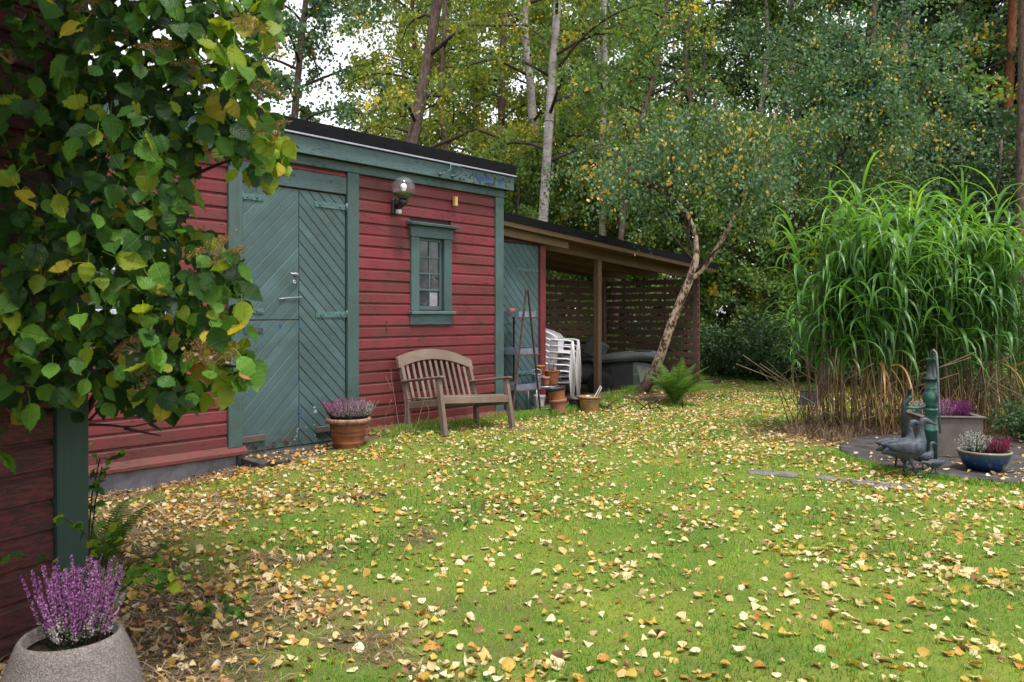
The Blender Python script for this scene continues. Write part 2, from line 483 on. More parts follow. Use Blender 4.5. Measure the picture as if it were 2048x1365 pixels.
WIN = (2.233, 2.629, 1.355, 2.19)                             # window opening
b = MB()                                                      # wall core with the window opening
for x0, x1, z0, z1 in ((-3.0, WIN[0], .0, 3.0), (WIN[1], 3.69, .0, 3.0), (WIN[0], WIN[1], .0, WIN[2]), (WIN[0], WIN[1], WIN[3], 3.0)):
    b.box(x0, x1, .006, .08, z0, z1)
b.box(-3.0, -2.92, .08, 3.5, 0, 3.0); b.box(3.61, 3.69, .08, 3.5, 0, 3.0); b.box(-3.0, 3.69, 3.5, 3.58, 0, 3.0)
b.box(-2.92, 3.61, .08, 3.5, -.02, .0); 
b.build('wall', M['dark_red'], shed)
LWIN = (-1.38, -.72, 1.30, 2.05)
for c in range(0, 24):
    z = Z0 + c * PITCH
    if z < .05: continue
    zt = z + PITCH
    h = min(PITCH, 2.80 - z)
    if h < .03: continue
    if zt > LWIN[2] - .1 and z < LWIN[3] + .05:
        siding(shed, -3.0, LWIN[0] - .09, z, M['red'], h); siding(shed, LWIN[1] + .09, -.145, z, M['red'], h)
    else:
        siding(shed, -3.0, -.145, z, M['red'], h)
    if zt > 1.19 and z < 2.32:
        siding(shed, 1.365, 2.106, z, M['red'], h); siding(shed, 2.757, 3.536, z, M['red'], h)
    else:
        siding(shed, 1.365, 3.536, z, M['red'], h)
siding(shed, .002, 1.210, 2.742, M['red'], .06)

def trim(name, x0, x1, y0, y1, z0, z1, mat='green', bv=.005, parent=None):
    return MB().box(x0, x1, y0, y1, z0, z1, bv).build(name, M[mat], parent or shed)
trim('door_casing', -.143, 0, -.05, .004, .065, 2.797); trim('door_casing', 1.212, 1.363, -.05, .004, -.01, 2.797)
trim('corner_board', 3.538, 3.69, -.045, .004, .045, 2.797)
trim('corner_board', -3.0, -2.86, -.045, .004, .045, 2.797)
trim('lintel_board', .002, 1.210, -.034, .004, 2.563, 2.742, 'green_h')
trim('frieze_board', -3.0, 3.70, -.052, .004, 2.80, 2.90, 'green_h')
fascia = trim('fascia_board', -3.12, 3.785, -.135, -.105, 2.892, 3.062, 'green_h')
trim('fascia_board', 3.755, 3.785, -.103, 3.6, 2.892, 3.062, 'green_h')
trim('soffit', -3.1, 3.75, -.104, -.002, 2.912, 2.93, 'green_h', .002)
rs = random.Random(8)
fl = MB(); bl = MB()                                          # flaked paint on the fascia near its right end
def flake(mb, x, z, r, y):
    n = 7; pts = [(x + r * rs.uniform(.4, 1.3) * math.cos(6.283 * i / n) * 1.3, y, z + r * rs.uniform(.4, 1.2) * math.sin(6.283 * i / n)) for i in range(n)]
    mb.add(pts, [tuple(range(n))])
for _ in range(70):
    x = rs.triangular(2.35, 3.75, 3.35); flake(fl, x, 2.9 + rs.random() * .14, rs.uniform(.004, .022), -.1362)
for _ in range(20): flake(fl, rs.uniform(1.5, 2.0), 2.92 + rs.random() * .1, rs.uniform(.003, .008), -.1362)
for _ in range(26):
    x = rs.choice([2.75, 3.1, 3.15, 3.3, 3.32, 3.5]) + rs.gauss(0, .035); flake(bl, x, 2.98 + rs.gauss(0, .03), rs.uniform(.006, .026), -.1366)
fl.build('flaked_paint', M['dark_flake'], shed)['kind'] = 'stuff'; bl.build('blue_paint_patch', M['blue_paint'], shed)['kind'] = 'stuff'
roof = trim('roof', -3.15, 3.80, -.165, 3.75, 3.085, 3.218, 'black_metal', .006)
MB().box(-3.14, 3.795, -.172, -.14, 3.066, 3.083, .002).build('drip_edge', M['silver'], roof)
sc = MB()
for i in range(14): sc.lathe([(.011, 0), (.011, .004), (0, .006)], 8, M=Matrix.Translation((-2.8 + i * .49, -.166, 3.145)) @ Matrix.Rotation(R(90), 4, 'X'))
sc.build('roof_screws', M['black_metal'], roof)['kind'] = 'stuff'
# red drip boards and the concrete footing
def drip(x0, x1):
    prof = [(.004, -.005), (.004, .092), (-.03, .078), (-.092, .030), (-.094, .004), (-.088, -.004)]
    v = [(x, y, z) for x in (x0, x1) for y, z in prof]; m = len(prof)
    f = [(i + 1, i, m + i, m + i + 1) for i in range(m - 1)] + [(0, m - 1, 2 * m - 1, m)] + [tuple(range(m)), tuple(range(m, 2 * m))[::-1]]
    MB().add(v, f).build('sill_board', M['red'], shed)
drip(-3.0, .03); drip(1.366, 3.72)
MB().box(-3.0, -.05, -.03, .1, -.55, -.008, .01).build('footing', M['concrete'], shed)
MB().box(-.02, 3.69, .0, .1, -.4, -.008, .01).build('footing', M['concrete'], shed)
MB().box(-3.0, 3.69, 3.45, 3.58, -.4, -.008, .01).build('footing', M['concrete'], shed)

# double door of diagonal boards
def chevron(parent, rect, rising, yf, yb, mat, width=.088, off=0.0, g=.0022):
    x0, x1, z0, z1 = rect
    s = width * math.sqrt(2); i = -40
    for i in range(-60, 60):
        a = i * s + off
        if rising: strip = [(x0 - 5, a - 5 - x0), (x0 + 5, a + 5 - x0), (x0 + 5, a + s + 5 - x0), (x0 - 5, a + s - 5 - x0)]
        else: strip = [(x1 + 5, a - 5 + x1), (x1 - 5, a + 5 + x1), (x1 - 5, a + s + 5 + x1), (x1 + 5, a + s - 5 + x1)]
        strip = [(p[0], p[1] + (g if q < 2 else -g)) for q, p in enumerate(strip)]
        poly = clip(strip, rect)
        if poly is None: continue
        ar = abs(sum(poly[q][0] * poly[(q + 1) % len(poly)][1] - poly[(q + 1) % len(poly)][0] * poly[q][1] for q in range(len(poly)))) / 2
        if ar < 6e-4: continue
        o = MB().prism(poly, yf, yb, .004).build('door_board', mat, parent)
        o.location = (0, rs.uniform(-.0012, .0012), 0)
def strap(parent, x0, x1, z, y, h=.05, mat='green_iron', pin=None):
    b = MB(); b.box(x0, x1, y - .007, y, z - h / 2, z + h / 2, .003)
    for x in (x0 + .06, x1 - .07): b.lathe([(.012, 0), (.011, .006), (0, .009)], 8, M=Matrix.Translation((x, y - .007, z)) @ Matrix.Rotation(R(90), 4, 'X'))
    if pin is not None: b.lathe([(.016, -.045), (.016, .045)], 10, (pin, y - .012, z))
    return b.build('hinge', M[mat], parent)
YD = -.016
def door_leaf(x0, x1, z0, z1, rising, off, name='door_leaf'):
    d = MB().box(x0, x1, YD + .006, .004, z0, z1, .002).build(name, M['interior'], shed)
    chevron(d, (x0, x1, z0, z1), rising, YD, YD + .005, M['door_green'], off=off, g=.0016 if rising else .004)
    return d
SEAM = .635
lu = door_leaf(.012, SEAM - .003, 1.252, 2.548, True, 0.0); ll = door_leaf(.012, SEAM - .003, .0, 1.243, True, 0.02)
rl = door_leaf(SEAM + .003, 1.203, .0, 2.548, False, .015)
strap(lu, .0, .235, 2.415, YD - .003, .055, pin=.0); strap(lu, .03, .235, 1.335, YD - .003, .05)
strap(ll, .025, .23, 1.15, YD - .003, .055, 'iron')
strap(rl, .82, 1.20, 2.425, YD - .003, .055, pin=1.215); strap(rl, .83, 1.21, 1.30, YD - .003, .06, pin=1.22)
for px_, pz in ((1.215, 2.0), ): pass
MB().box(.0, .245, YD - .028, YD - .004, .095, .155, .004).build('batten', M['bare_wood'], ll)
MB().box(.83, 1.19, YD - .028, YD - .004, .10, .16, .004).build('batten', M['bare_wood'], rl)
b = MB(); b.loft([(.595, YD - .005, 1.70), (.595, YD - .05, 1.70), (.585, YD - .055, 1.70), (.50, YD - .055, 1.705)], [.008, .008, .008, .009], 8)
b.lathe([(.02, 0), (.02, .006), (0, .008)], 12, M=Matrix.Translation((.595, YD - .004, 1.70)) @ Matrix.Rotation(R(90), 4, 'X'))
b.build('handle', M['silver'], lu)
b = MB(); b.lathe([(.022, 0), (.02, .005), (.008, .006), (.007, .001), (0, .001)], 12, M=Matrix.Translation((.58, YD - .004, 1.625)) @ Matrix.Rotation(R(90), 4, 'X'))
b.build('keyhole', M['silver'], lu)
MB().loft([(.40, YD - .012, 1.455), (.47, YD - .012, 1.463), (.66, YD - .014, 1.478)], .006, 6).build('hook_bar', M['silver'], lu)
b = MB(); w = MB()
for z in (1.22, 1.18, .98, .86, .7, .62, .36, .33, .28, .18): 
    flake(b, SEAM - .012 + rs.uniform(-.004, .03), z, rs.uniform(.006, .016), YD - .0016)
flake(b, .42, 1.19, .02, YD - .0016)
b.build('blue_paint_patch', M['blue_paint'], ll)['kind'] = 'stuff'
for _ in range(12): flake(w, rs.uniform(SEAM - .1, .85), rs.uniform(.03, .2), rs.uniform(.004, .012), YD - .0016)
flake(w, .83, .32, .022, YD - .0016); flake(w, .815, .36, .016, YD - .0016)
w.build('bare_patch', M['white_flake'], rl)['kind'] = 'stuff'
b = MB()
for _ in range(26): flake(b, rs.uniform(.02, .6), rs.uniform(.01, .08), rs.uniform(.01, .025), YD - .0016)
b.build('bare_patch', M['bare_wood'], ll)['kind'] = 'stuff'

# window of eight panes
k = Mat('old_glass')
gn = k.noise(k.coord('Object', (1, 1, 1), 30), 9, 5, .7)
gcol = k.ramp(gn, [(.3, (.012, .012, .016)), (.6, (.05, .048, .056)), (.8, (.16, .155, .175))])
M['glass'] = k.principled(gcol, .09, .6, k.bump(gn, .06, .004))
M['rag'] = plain('pale_paper', (.26, .24, .28), .2, 25, .8)
def sash(x0, x1, z0, z1, nx, nz, y=.0, parent=None, mat='green'):
    w = MB(); fr = .035
    for a in ((x0, x0 + fr, z0, z1), (x1 - fr, x1, z0, z1), (x0 + fr, x1 - fr, z1 - fr, z1), (x0 + fr, x1 - fr, z0, z0 + fr + .01)):
        w.box(a[0], a[1], y, y + .035, a[2], a[3], .004)
    win = w.build('window', M[mat], parent)
    ix0, ix1, iz0, iz1 = x0 + fr, x1 - fr, z0 + fr + .01, z1 - fr
    pw, ph = (ix1 - ix0) / nx, (iz1 - iz0) / nz
    for i in range(1, nx): MB().box(ix0 + i * pw - .009, ix0 + i * pw + .009, y + .003, y + .03, iz0, iz1, .003).build('glazing_bar', M[mat], win)
    for j in range(1, nz): MB().box(ix0, ix1, y + .005, y + .028, iz0 + j * ph - .009, iz0 + j * ph + .009, .003).build('glazing_bar', M[mat], win)
    for i in range(nx):
        for j in range(nz):
            MB().box(ix0 + i * pw, ix0 + (i + 1) * pw, y + .016, y + .02, iz0 + j * ph, iz0 + (j + 1) * ph).build('pane', M['glass'], win)
    return win, ix0, ix1, iz0, iz1, pw, ph
win, ix0, ix1, iz0, iz1, pw, ph = sash(WIN[0] + .002, WIN[1] - .002, WIN[2], WIN[3], 2, 4, .0, shed)
MB().box(ix1 - pw + .012, ix1 - .03, .0118, .0148, iz0 + .004, iz0 + ph - .03).build('paper_sheet', M['rag'], win)
b = MB()
for i in range(2):
    for _ in range(9): flake(b, ix0 + (i + rs.uniform(.15, .85)) * pw, iz0 + ph * (1 + rs.uniform(.35, .95)), rs.uniform(.006, .022), .0145)
b.build('grime', M['dark_flake'], win)['kind'] = 'stuff'
trim('window_casing', 2.108, 2.232, -.045, .004, WIN[2] - .01, WIN[3] + .0); trim('window_casing', 2.630, 2.755, -.045, .004, WIN[2] - .01, WIN[3])
trim('window_casing', 2.095, 2.768, -.052, .004, WIN[3] + .002, 2.325, 'green_h')
b = MB(); b.add([(2.04, .004, 2.375), (2.83, .004, 2.375), (2.83, -.135, 2.345), (2.04, -.135, 2.345), (2.04, .004, 2.328), (2.83, .004, 2.328), (2.83, -.13, 2.322), (2.04, -.13, 2.322)],
    [(0, 3, 2, 1), (3, 7, 6, 2), (4, 5, 6, 7), (0, 4, 7, 3), (1, 2, 6, 5)]); b.build('window_cap', M['green_h'], shed)
trim('window_sill', 2.085, 2.79, -.085, .004, 1.305, 1.343, 'green_h'); trim('window_apron', 2.10, 2.762, -.04, .004, 1.185, 1.303, 'green_h')
M['pale_paint'] = painted_wood('pale_paint', (.45, .5, .55), (.55, .6, .65), (.3, .3, .3), (.1, .1, .1), .02, .3)
sash(LWIN[0], LWIN[1], LWIN[2], LWIN[3], 2, 2, -.03, shed, 'pale_paint')
trim('window_casing', LWIN[0] - .088, LWIN[0] - .002, -.045, .004, LWIN[2] - .09, LWIN[3] + .04); trim('window_casing', LWIN[1] + .002, LWIN[1] + .088, -.045, .004, LWIN[2] - .09, LWIN[3] + .04)

# ------------------------------------------------------------------ open lean-to beside the shed
M['timber'] = painted_wood('roof_timber', (.145, .082, .046), (.18, .11, .066), (.08, .048, .03), (.06, .035, .02), .0, .5)
M['slat'] = painted_wood('brown_slat', (.115, .062, .045), (.155, .09, .066), (.06, .035, .03), (.03, .02, .02), .0, .5)
lean = thing('open_lean_to', 'open timber lean-to with sloping roof and brown slatted walls beside the shed', 'shelter', M=SHED_M)
def rz(t): return 2.607 - .0635 * (t - 3.69)
def sloped(name, t0, t1, y0, y1, dz0, dz1, mat, parent=None, b=.004):
    """a member that follows the roof slope, dz measured from the roof top"""
    o = MB(); v = []
    for t in (t0, t1):
        for y in (y0, y1):
            for dz in (dz0, dz1): v.append((t, y, rz(t) + dz))
    o.add(v, [(0, 1, 3, 2), (4, 6, 7, 5), (0, 4, 5, 1), (2, 3, 7, 6), (0, 2, 6, 4), (1, 5, 7, 3)])
    return o.build(name, M[mat], parent or lean)
ro = sloped('roof', 3.70, 9.66, -.03, 2.6, -.075, .0, 'felt')
sloped('roof_edge', 3.70, 9.68, -.045, -.031, -.085, .02, 'black_metal', ro)
sloped('fascia_board', 3.70, 9.63, -.02, .005, -.150, -.078, 'timber')
for i in range(16):
    y = .008 + i * .16; sloped('roof_plank', 3.70, 9.62, y, y + .152, -.10, -.0755, 'timber')
sloped('beam', 3.70, 5.26, .10, .155, -.255, -.103, 'timber')
for y in (.40, 1.05, 1.70, 2.10): sloped('beam', 4.86 if y > .5 else 4.80, 9.3, y, y + .055, -.265, -.103, 'timber')
for t, y in ((6.465, .38), (9.245, .13), (6.9, 2.1), (9.14, 2.1), (4.95, 2.1)):
    MB().box(t - .048, t + .048, y, y + .095, -.1, rz(t) - .266, .006).build('post', M['timber' if t < 7 and y < .5 else 'slat'], lean)
for i in range(14):                                            # slats of the back wall and of the end wall
    z = .10 + i * .135
    o = MB().box(4.90, 9.19, 2.21, 2.232, z, z + .095, .003).build('slat', M['slat'], lean); o.location = (0, rs.uniform(-.003, .003), rs.uniform(-.004, .004))
    o = MB().box(9.20, 9.222, .10, 2.23, z + .012, z + .107, .003).build('slat', M['slat'], lean); o.location = (0, rs.uniform(-.003, .003), rs.uniform(-.004, .004))
for t in (5.6, 6.3, 7.0, 7.7, 8.4): MB().box(t, t + .045, 2.234, 2.27, .0, 2.0, .003).build('batten', M['slat'], lean)
for y in (.35, .8, 1.25, 1.7): MB().box(9.224, 9.26, y, y + .045, .0, 2.0, .003).build('batten', M['slat'], lean)
# closet with a green boarded door
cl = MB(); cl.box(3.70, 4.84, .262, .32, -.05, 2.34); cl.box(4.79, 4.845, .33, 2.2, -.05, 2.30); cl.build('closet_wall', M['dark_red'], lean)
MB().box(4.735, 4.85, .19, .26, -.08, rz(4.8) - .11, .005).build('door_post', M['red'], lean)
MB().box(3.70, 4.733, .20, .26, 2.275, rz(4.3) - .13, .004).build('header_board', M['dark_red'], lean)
MB().box(3.70, 3.86, .22, .26, -.05, 2.275, .004).build('door_post', M['red'], lean)
cd = MB().box(3.862, 4.733, .245, .261, .0, 2.272, .002).build('closet_door', M['interior'], lean)
chevron(cd, (3.862, 4.733, .0, 2.272), False, .232, .244, M['door_green'], .092)
strap(cd, 4.25, 4.73, 1.92, .231, .05); strap(cd, 4.25, 4.73, .5, .231, .05)
MB().loft([(4.06, .23, 1.18), (4.06, .19, 1.18), (4.12, .185, 1.185), (4.17, .185, 1.178)], .008, 6).build('handle', M['iron'], cd)

# ------------------------------------------------------------------ corner of the house on the left
house = thing('house', 'corner of a dark red weatherboard house with a dark green corner board', 'house', M=HOUSE_M)
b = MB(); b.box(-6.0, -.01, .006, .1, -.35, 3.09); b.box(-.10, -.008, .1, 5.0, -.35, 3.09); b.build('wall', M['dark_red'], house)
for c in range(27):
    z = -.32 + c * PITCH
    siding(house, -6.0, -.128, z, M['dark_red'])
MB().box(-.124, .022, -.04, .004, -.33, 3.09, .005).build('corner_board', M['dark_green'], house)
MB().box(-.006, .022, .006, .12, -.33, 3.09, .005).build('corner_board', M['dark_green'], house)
MB().box(-6.3, .45, -1.05, 5.2, 3.10, 3.26, .01).build('roof', M['felt'], house)  # eave out of view, its overhang widened to shade the hydrangea
MB().box(-6.3, .47, -1.08, -1.055, 3.0, 3.22, .004).build('fascia_board', M['dark_green'], house)
MB().box(-6.0, -.02, -.02, .1, -.7, -.352, .01).build('footing', M['concrete'], house)

# ------------------------------------------------------------------ materials of the small things
M['teak'] = painted_wood('grey_teak', (.15, .10, .077), (.215, .158, .13), (.08, .062, .045), (.05, .04, .03), .0, .7, (1, 25, 25), .75)
M['teak_v'] = painted_wood('grey_teak_upright', (.15, .10, .077), (.215, .158, .13), (.08, .062, .045), (.05, .04, .03), .0, .7, (25, 25, 1), .75)
M['terracotta'] = plain('terracotta', (.26, .095, .046), .25, 7, .85, .2, .2)
M['terracotta_pale'] = plain('pale_terracotta', (.29, .12, .075), .2, 9, .85, .2, .2)
M['terracotta_rim'] = plain('limed_terracotta', (.26, .15, .115), .35, 30, .9, .2, .5)
M['earth'] = plain('potting_soil', (.03, .022, .016), .4, 40, 1, .1, .8, .01)
M['zinc'] = plain('zinc_tray', (.20, .23, .29), .2, 12, .45, .5, .1, metal=.4)
M['white_plastic'] = plain('white_plastic', (.60, .58, .61), .06, 5, .4, .4, .03)
M['black_plastic'] = plain('black_plastic', (.02, .02, .023), .3, 6, .5, .4, .05)
M['grey_plastic'] = plain('grey_plastic', (.085, .095, .09), .35, 4, .6, .3, .1, dark=(.035, .04, .038))
M['grey_plastic_pale'] = plain('faded_plastic', (.24, .25, .21), .3, 5, .7, .3, .1)
M['chrome'] = plain('white_wire', (.42, .45, .5), .1, 10, .3, .5, .02, metal=.5)
M['glaze'] = plain('ochre_glaze', (.24, .13, .045), .35, 9, .35, .5, .1, dark=(.09, .06, .035))
M['rubber'] = plain('rubber', (.015, .015, .016), .2, 10, .85)
M['pewter'] = plain('patinated_bronze', (.046, .057, .078), .35, 30, .6, .4, .7, .006, dark=(.014, .016, .02))
M['pump_green'] = plain('chipped_green_iron', (.025, .11, .085), .3, 18, .5, .4, .2, dark=(.03, .05, .045))
M['pump_dark'] = plain('dark_green_iron', (.025, .045, .045), .4, 18, .55, .4, .2)
M['steel_bar'] = plain('grey_iron_bar', (.11, .13, .15), .2, 14, .5, .4)
M['paving'] = plain('dark_paving', (.062, .053, .054), .35, 7, .9, .2, .4, .01)
M['paver'] = plain('lawn_paver', (.15, .13, .13), .25, 9, .9, .2, .4, .01)
M['trough'] = plain('stained_concrete', (.115, .098, .088), .3, 5, .85, .2, .3, .006, dark=(.065, .052, .05))
M['twig'] = plain('dry_twig', (.19, .13, .085), .3, 14, .9)
M['twig_dark'] = plain('dark_twig', (.06, .035, .025), .3, 14, .9)
M['stump'] = plain('rotten_stump', (.05, .035, .028), .4, 12, .95, .1, .8, .01)
k = Mat('aggregate')                                            # exposed-aggregate concrete of the near planter
vo = k.node('ShaderNodeTexVoronoi', {'Vector': k.coord('Object'), 'Scale': 260.0})
c = k.mix(.6, k.ramp(k.noise(k.coord('Object'), 5, 4), [(.3, (.085, .072, .066)), (.7, (.14, .12, .11))]), k.ramp(vo.outputs[1], [(0., (.06, .05, .048)), (.5, (.16, .135, .125)), (1., (.34, .30, .28))]))
M['aggregate'] = k.principled(c, .85, .3, k.bump(vo.outputs[0], .8, .003))
k = Mat('blue_glaze')
zc = k.node('ShaderNodeSeparateXYZ', {0: k.coord('Object')}).outputs[2]
nz = k.math('ADD', zc, k.math('MULTIPLY', k.noise(k.coord('Object'), 9, 4), .03))
c = k.ramp(nz, [(.03, (.003, .008, .035)), (.10, (.006, .035, .115)), (.135, (.025, .07, .10)), (.158, (.05, .075, .08)), (.172, (.22, .17, .12))])
M['blue_glaze'] = k.principled(c, .22, .5)

# ------------------------------------------------------------------ things on the shed wall
def on_wall(t, y, z): return shed_pt(t, y, z)
k = Mat('clear_glass')
gl = k.node('ShaderNodeBsdfTransparent', {'Color': (.97, .97, .98, 1)})
df = k.node('ShaderNodeBsdfDiffuse', {'Color': (.55, .55, .58, 1)})
gs = k.node('ShaderNodeBsdfGlossy', {'Roughness': .04, 'Color': (1, 1, 1, 1)})
lw = k.node('ShaderNodeLayerWeight', {'Blend': .35})
m0 = k.node('ShaderNodeMixShader', {0: .07}); k.l.new(gl.outputs[0], m0.inputs[1]); k.l.new(df.outputs[0], m0.inputs[2])
mx = k.node('ShaderNodeMixShader', {0: k.math('ADD', k.math('MULTIPLY', lw.outputs['Facing'], .16), .015)}); k.l.new(m0.outputs[0], mx.inputs[1]); k.l.new(gs.outputs[0], mx.inputs[2])
k.l.new(mx.outputs[0], k.out.inputs[0]); M['clear_glass'] = k.m
M['bulb'] = plain('opal_bulb', (.85, .85, .88), .03, 5, .3, .5, 0)
M['moss'] = plain('moss', (.05, .075, .012), .5, 60, 1, .1, 1, .01)
lamp = thing('globe_lamp', 'clear glass globe lamp with moss inside mounted on the red shed wall', 'lamp', M=Matrix.Translation(on_wall(1.86, -.035, 2.50)) @ Matrix.Rotation(SHED_A, 4, 'Z'))
MB().box(-.045, .045, -.035, .0, -.085, .085, .012).build('wall_bracket', M['black_plastic'], lamp)
MB().loft([(0, -.03, 0), (0, -.09, .0), (0, -.14, .03), (0, -.155, .07)], [.03, .032, .045, .055], 14).build('arm', M['black_plastic'], lamp)
MB().box(-.02, .03, -.10, -.04, -.085, -.035, .01).build('sensor', M['white_plastic'], lamp)
gc_ = Vector((0, -.155, .19))
prof = [(.128 * math.sin(a), -.128 * math.cos(a)) for a in [R(22 + i * 158 / 22) for i in range(23)]]
b = MB(); b.lathe(prof[:-1] + [(0.001, .128)], 32, gc_); g = b.build('globe', M['clear_glass'], lamp)
b = MB(); b.lathe([(.02, -.10), (.022, -.06), (.02, -.03), (.033, .0), (.036, .02), (.028, .045), (0, .056)], 16, gc_); b.build('bulb', M['bulb'], lamp)
b = MB(); b.lathe([(.045, -.115), (.10, -.078), (.112, -.052), (.07, -.038), (0, -.05)], 20, gc_, wob=.05); b.build('moss', M['moss'], lamp)

bb = MB().box(-.022, .022, -.05, .0, -.055, .055, .004).build('wooden_block', plain('yellow_pine', (.55, .36, .10), .15, 12))
bb.matrix_world = Matrix.Translation(on_wall(2.80, -.026, 2.66)) @ Matrix.Rotation(SHED_A, 4, 'Z')
tag(bb, 'small yellow wooden block fixed to the red wall above the window', 'block')
br = MB(); A_ = lambda x, y, z: (x, y, z)
br.loft([A_(-.16, -.005, -.07), A_(-.16, -.06, -.07), A_(-.05, -.07, -.01), A_(-.05, -.07, .05), A_(.11, -.07, .05), A_(.15, -.07, -.0), A_(.04, -.06, -.07), A_(.04, -.005, -.07)], .008, 6)
br.lathe([(.02, 0), (.018, .02)], 10, M=Matrix.Translation((-.16, -.002, -.07)) @ Matrix.Rotation(R(90), 4, 'X')); br.lathe([(.02, 0), (.018, .02)], 10, M=Matrix.Translation((.04, -.002, -.07)) @ Matrix.Rotation(R(90), 4, 'X'))
bo = br.build('wire_bracket', M['green_iron']); bo.matrix_world = Matrix.Translation(on_wall(2.62, -.136, 3.0)) @ Matrix.Rotation(SHED_A, 4, 'Z')
tag(bo, 'bent wire bracket screwed to the green roof fascia', 'bracket')
ho = MB().loft([(0, 0, .05), (.012, -.015, .04), (0, -.012, .0), (.0, -.012, -.05), (.008, -.03, -.058), (.012, -.032, -.035)], .004, 6).build('wall_hook', M['rust_iron'])
ho.matrix_world = Matrix.Translation(on_wall(1.75, -.026, 1.18)) @ Matrix.Rotation(SHED_A, 4, 'Z')
tag(ho, 'small rusty hook hanging on the red wall left of the window', 'hook')

# ------------------------------------------------------------------ bench
Mb = SHED_M @ Matrix.Translation((2.36, -.33, -.02)) @ Matrix.Rotation(R(3.6), 4, 'Y') @ Matrix.Rotation(R(-7.5), 4, 'X')
bench = thing('wooden_bench', 'weathered grey teak bench with arched slatted back leaning on the red wall', 'bench', M=Mb)
HW = .54
def stile(z): return .0 if z < .33 else .115 * (z - .33) / .5
for sx in (-1, 1):
    b = MB(); x = sx * HW
    b.beam((x, .03, -.05), (x, 0, .36), .045, .065, .005, up=(0, 1, 0)); b.beam((x, 0, .355), (x, stile(.76), .76), .045, .06, .005, up=(0, 1, 0)); b.build('leg', M['teak_v'], bench)
    MB().beam((x, -.545, -.05), (x, -.485, .552), .05, .065, .006, up=(0, 1, 0)).build('leg', M['teak_v'], bench)
    MB().box(x - .035, x + .035, -.56, .07, .555, .581, .008).build('armrest', M['teak'], bench)
    MB().box(x - .017, x + .017, -.48, .0, .265, .34, .004).build('side_rail', M['teak'], bench)
MB().box(-HW + .026, HW - .026, -.53, -.495, .285, .365, .006).build('front_rail', M['teak'], bench)
MB().box(-HW + .024, HW - .024, -.015, .015, .27, .34, .005).build('rear_rail', M['teak'], bench)
for i in range(7):
    y = -.065 - i * .064; z = .342 + .02 * ((i - 3) / 3.0) ** 2
    MB().box(-HW + .02, HW - .02, y - .025, y + .025, z, z + .02, .004).build('seat_slat', M['teak'], bench)
crest = MB(); n = 14; v = []
for i in range(n + 1):
    x = -HW - .045 + (2 * HW + .09) * i / n; q = 1 - (2 * i / n - 1) ** 2
    zt, zb = .835 + .115 * q, .715 + .115 * q
    v += [(x, stile(zt) - .022, zt), (x, stile(zt) + .018, zt), (x, stile(zb) + .018, zb), (x, stile(zb) - .022, zb)]
f = []
for i in range(n):
    for q in range(4): f.append((4 * i + q, 4 * i + (q + 1) % 4, 4 * i + 4 + (q + 1) % 4, 4 * i + 4 + q))
f += [(3, 2, 1, 0), (4 * n, 4 * n + 1, 4 * n + 2, 4 * n + 3)]
crest.add(v, f).build('top_rail', M['teak'], bench)
for i in range(11):
    x = -HW + .09 + i * (2 * HW - .18) / 10; q = 1 - (x / HW) ** 2; zt = .725 + .115 * q
    MB().beam((x, stile(.34) + .0, .35), (x, stile(zt), zt), .036, .014, .003, up=(0, 1, 0)).build('back_slat', M['teak_v'], bench)

# ------------------------------------------------------------------ pots
def pot(name, label, cat, loc, r_top, r_bot, hgt, mat, rim=.02, rim_h=.05, group=None, soil=.02, tilt=None, rings=(), soil_mat='earth', rim_mat=None):
    t = thing(name, label, cat, loc, 0, group)
    if tilt: t.rotation_euler = tilt
    rr = lambda z: r_bot + (r_top - r_bot) * z / hgt
    prof = [(r_bot * .9, 0), (r_bot, .006)]
    for z in np.linspace(.02, hgt - rim_h, 7):
        prof.append((rr(z), z))
        for q in rings:
            if abs(q - z) < hgt / 14: prof += [(rr(z) + .006, z + .006), (rr(z) + .006, z + .016), (rr(z + .02), z + .02)]
    body = MB(); body.lathe(prof, 36); body.build('body', M[mat], t)
    rp = [(rr(hgt - rim_h) + .001, hgt - rim_h), (r_top + rim, hgt - rim_h + .008), (r_top + rim * 1.1, hgt - .012), (r_top + rim * .6, hgt), (r_top - .01, hgt - .004), (r_top - .016, hgt - rim_h - .02), (r_top - .03, hgt * .55)]
    MB().lathe(rp, 36).build('rim', M[rim_mat or mat], t)
    if soil is not None:
        MB().lathe([(rr(hgt - soil) - .016, hgt - soil - .006), (r_top * .5, hgt - soil + .006), (0, hgt - soil + .01)], 28).build('soil', M[soil_mat], t)
    return t

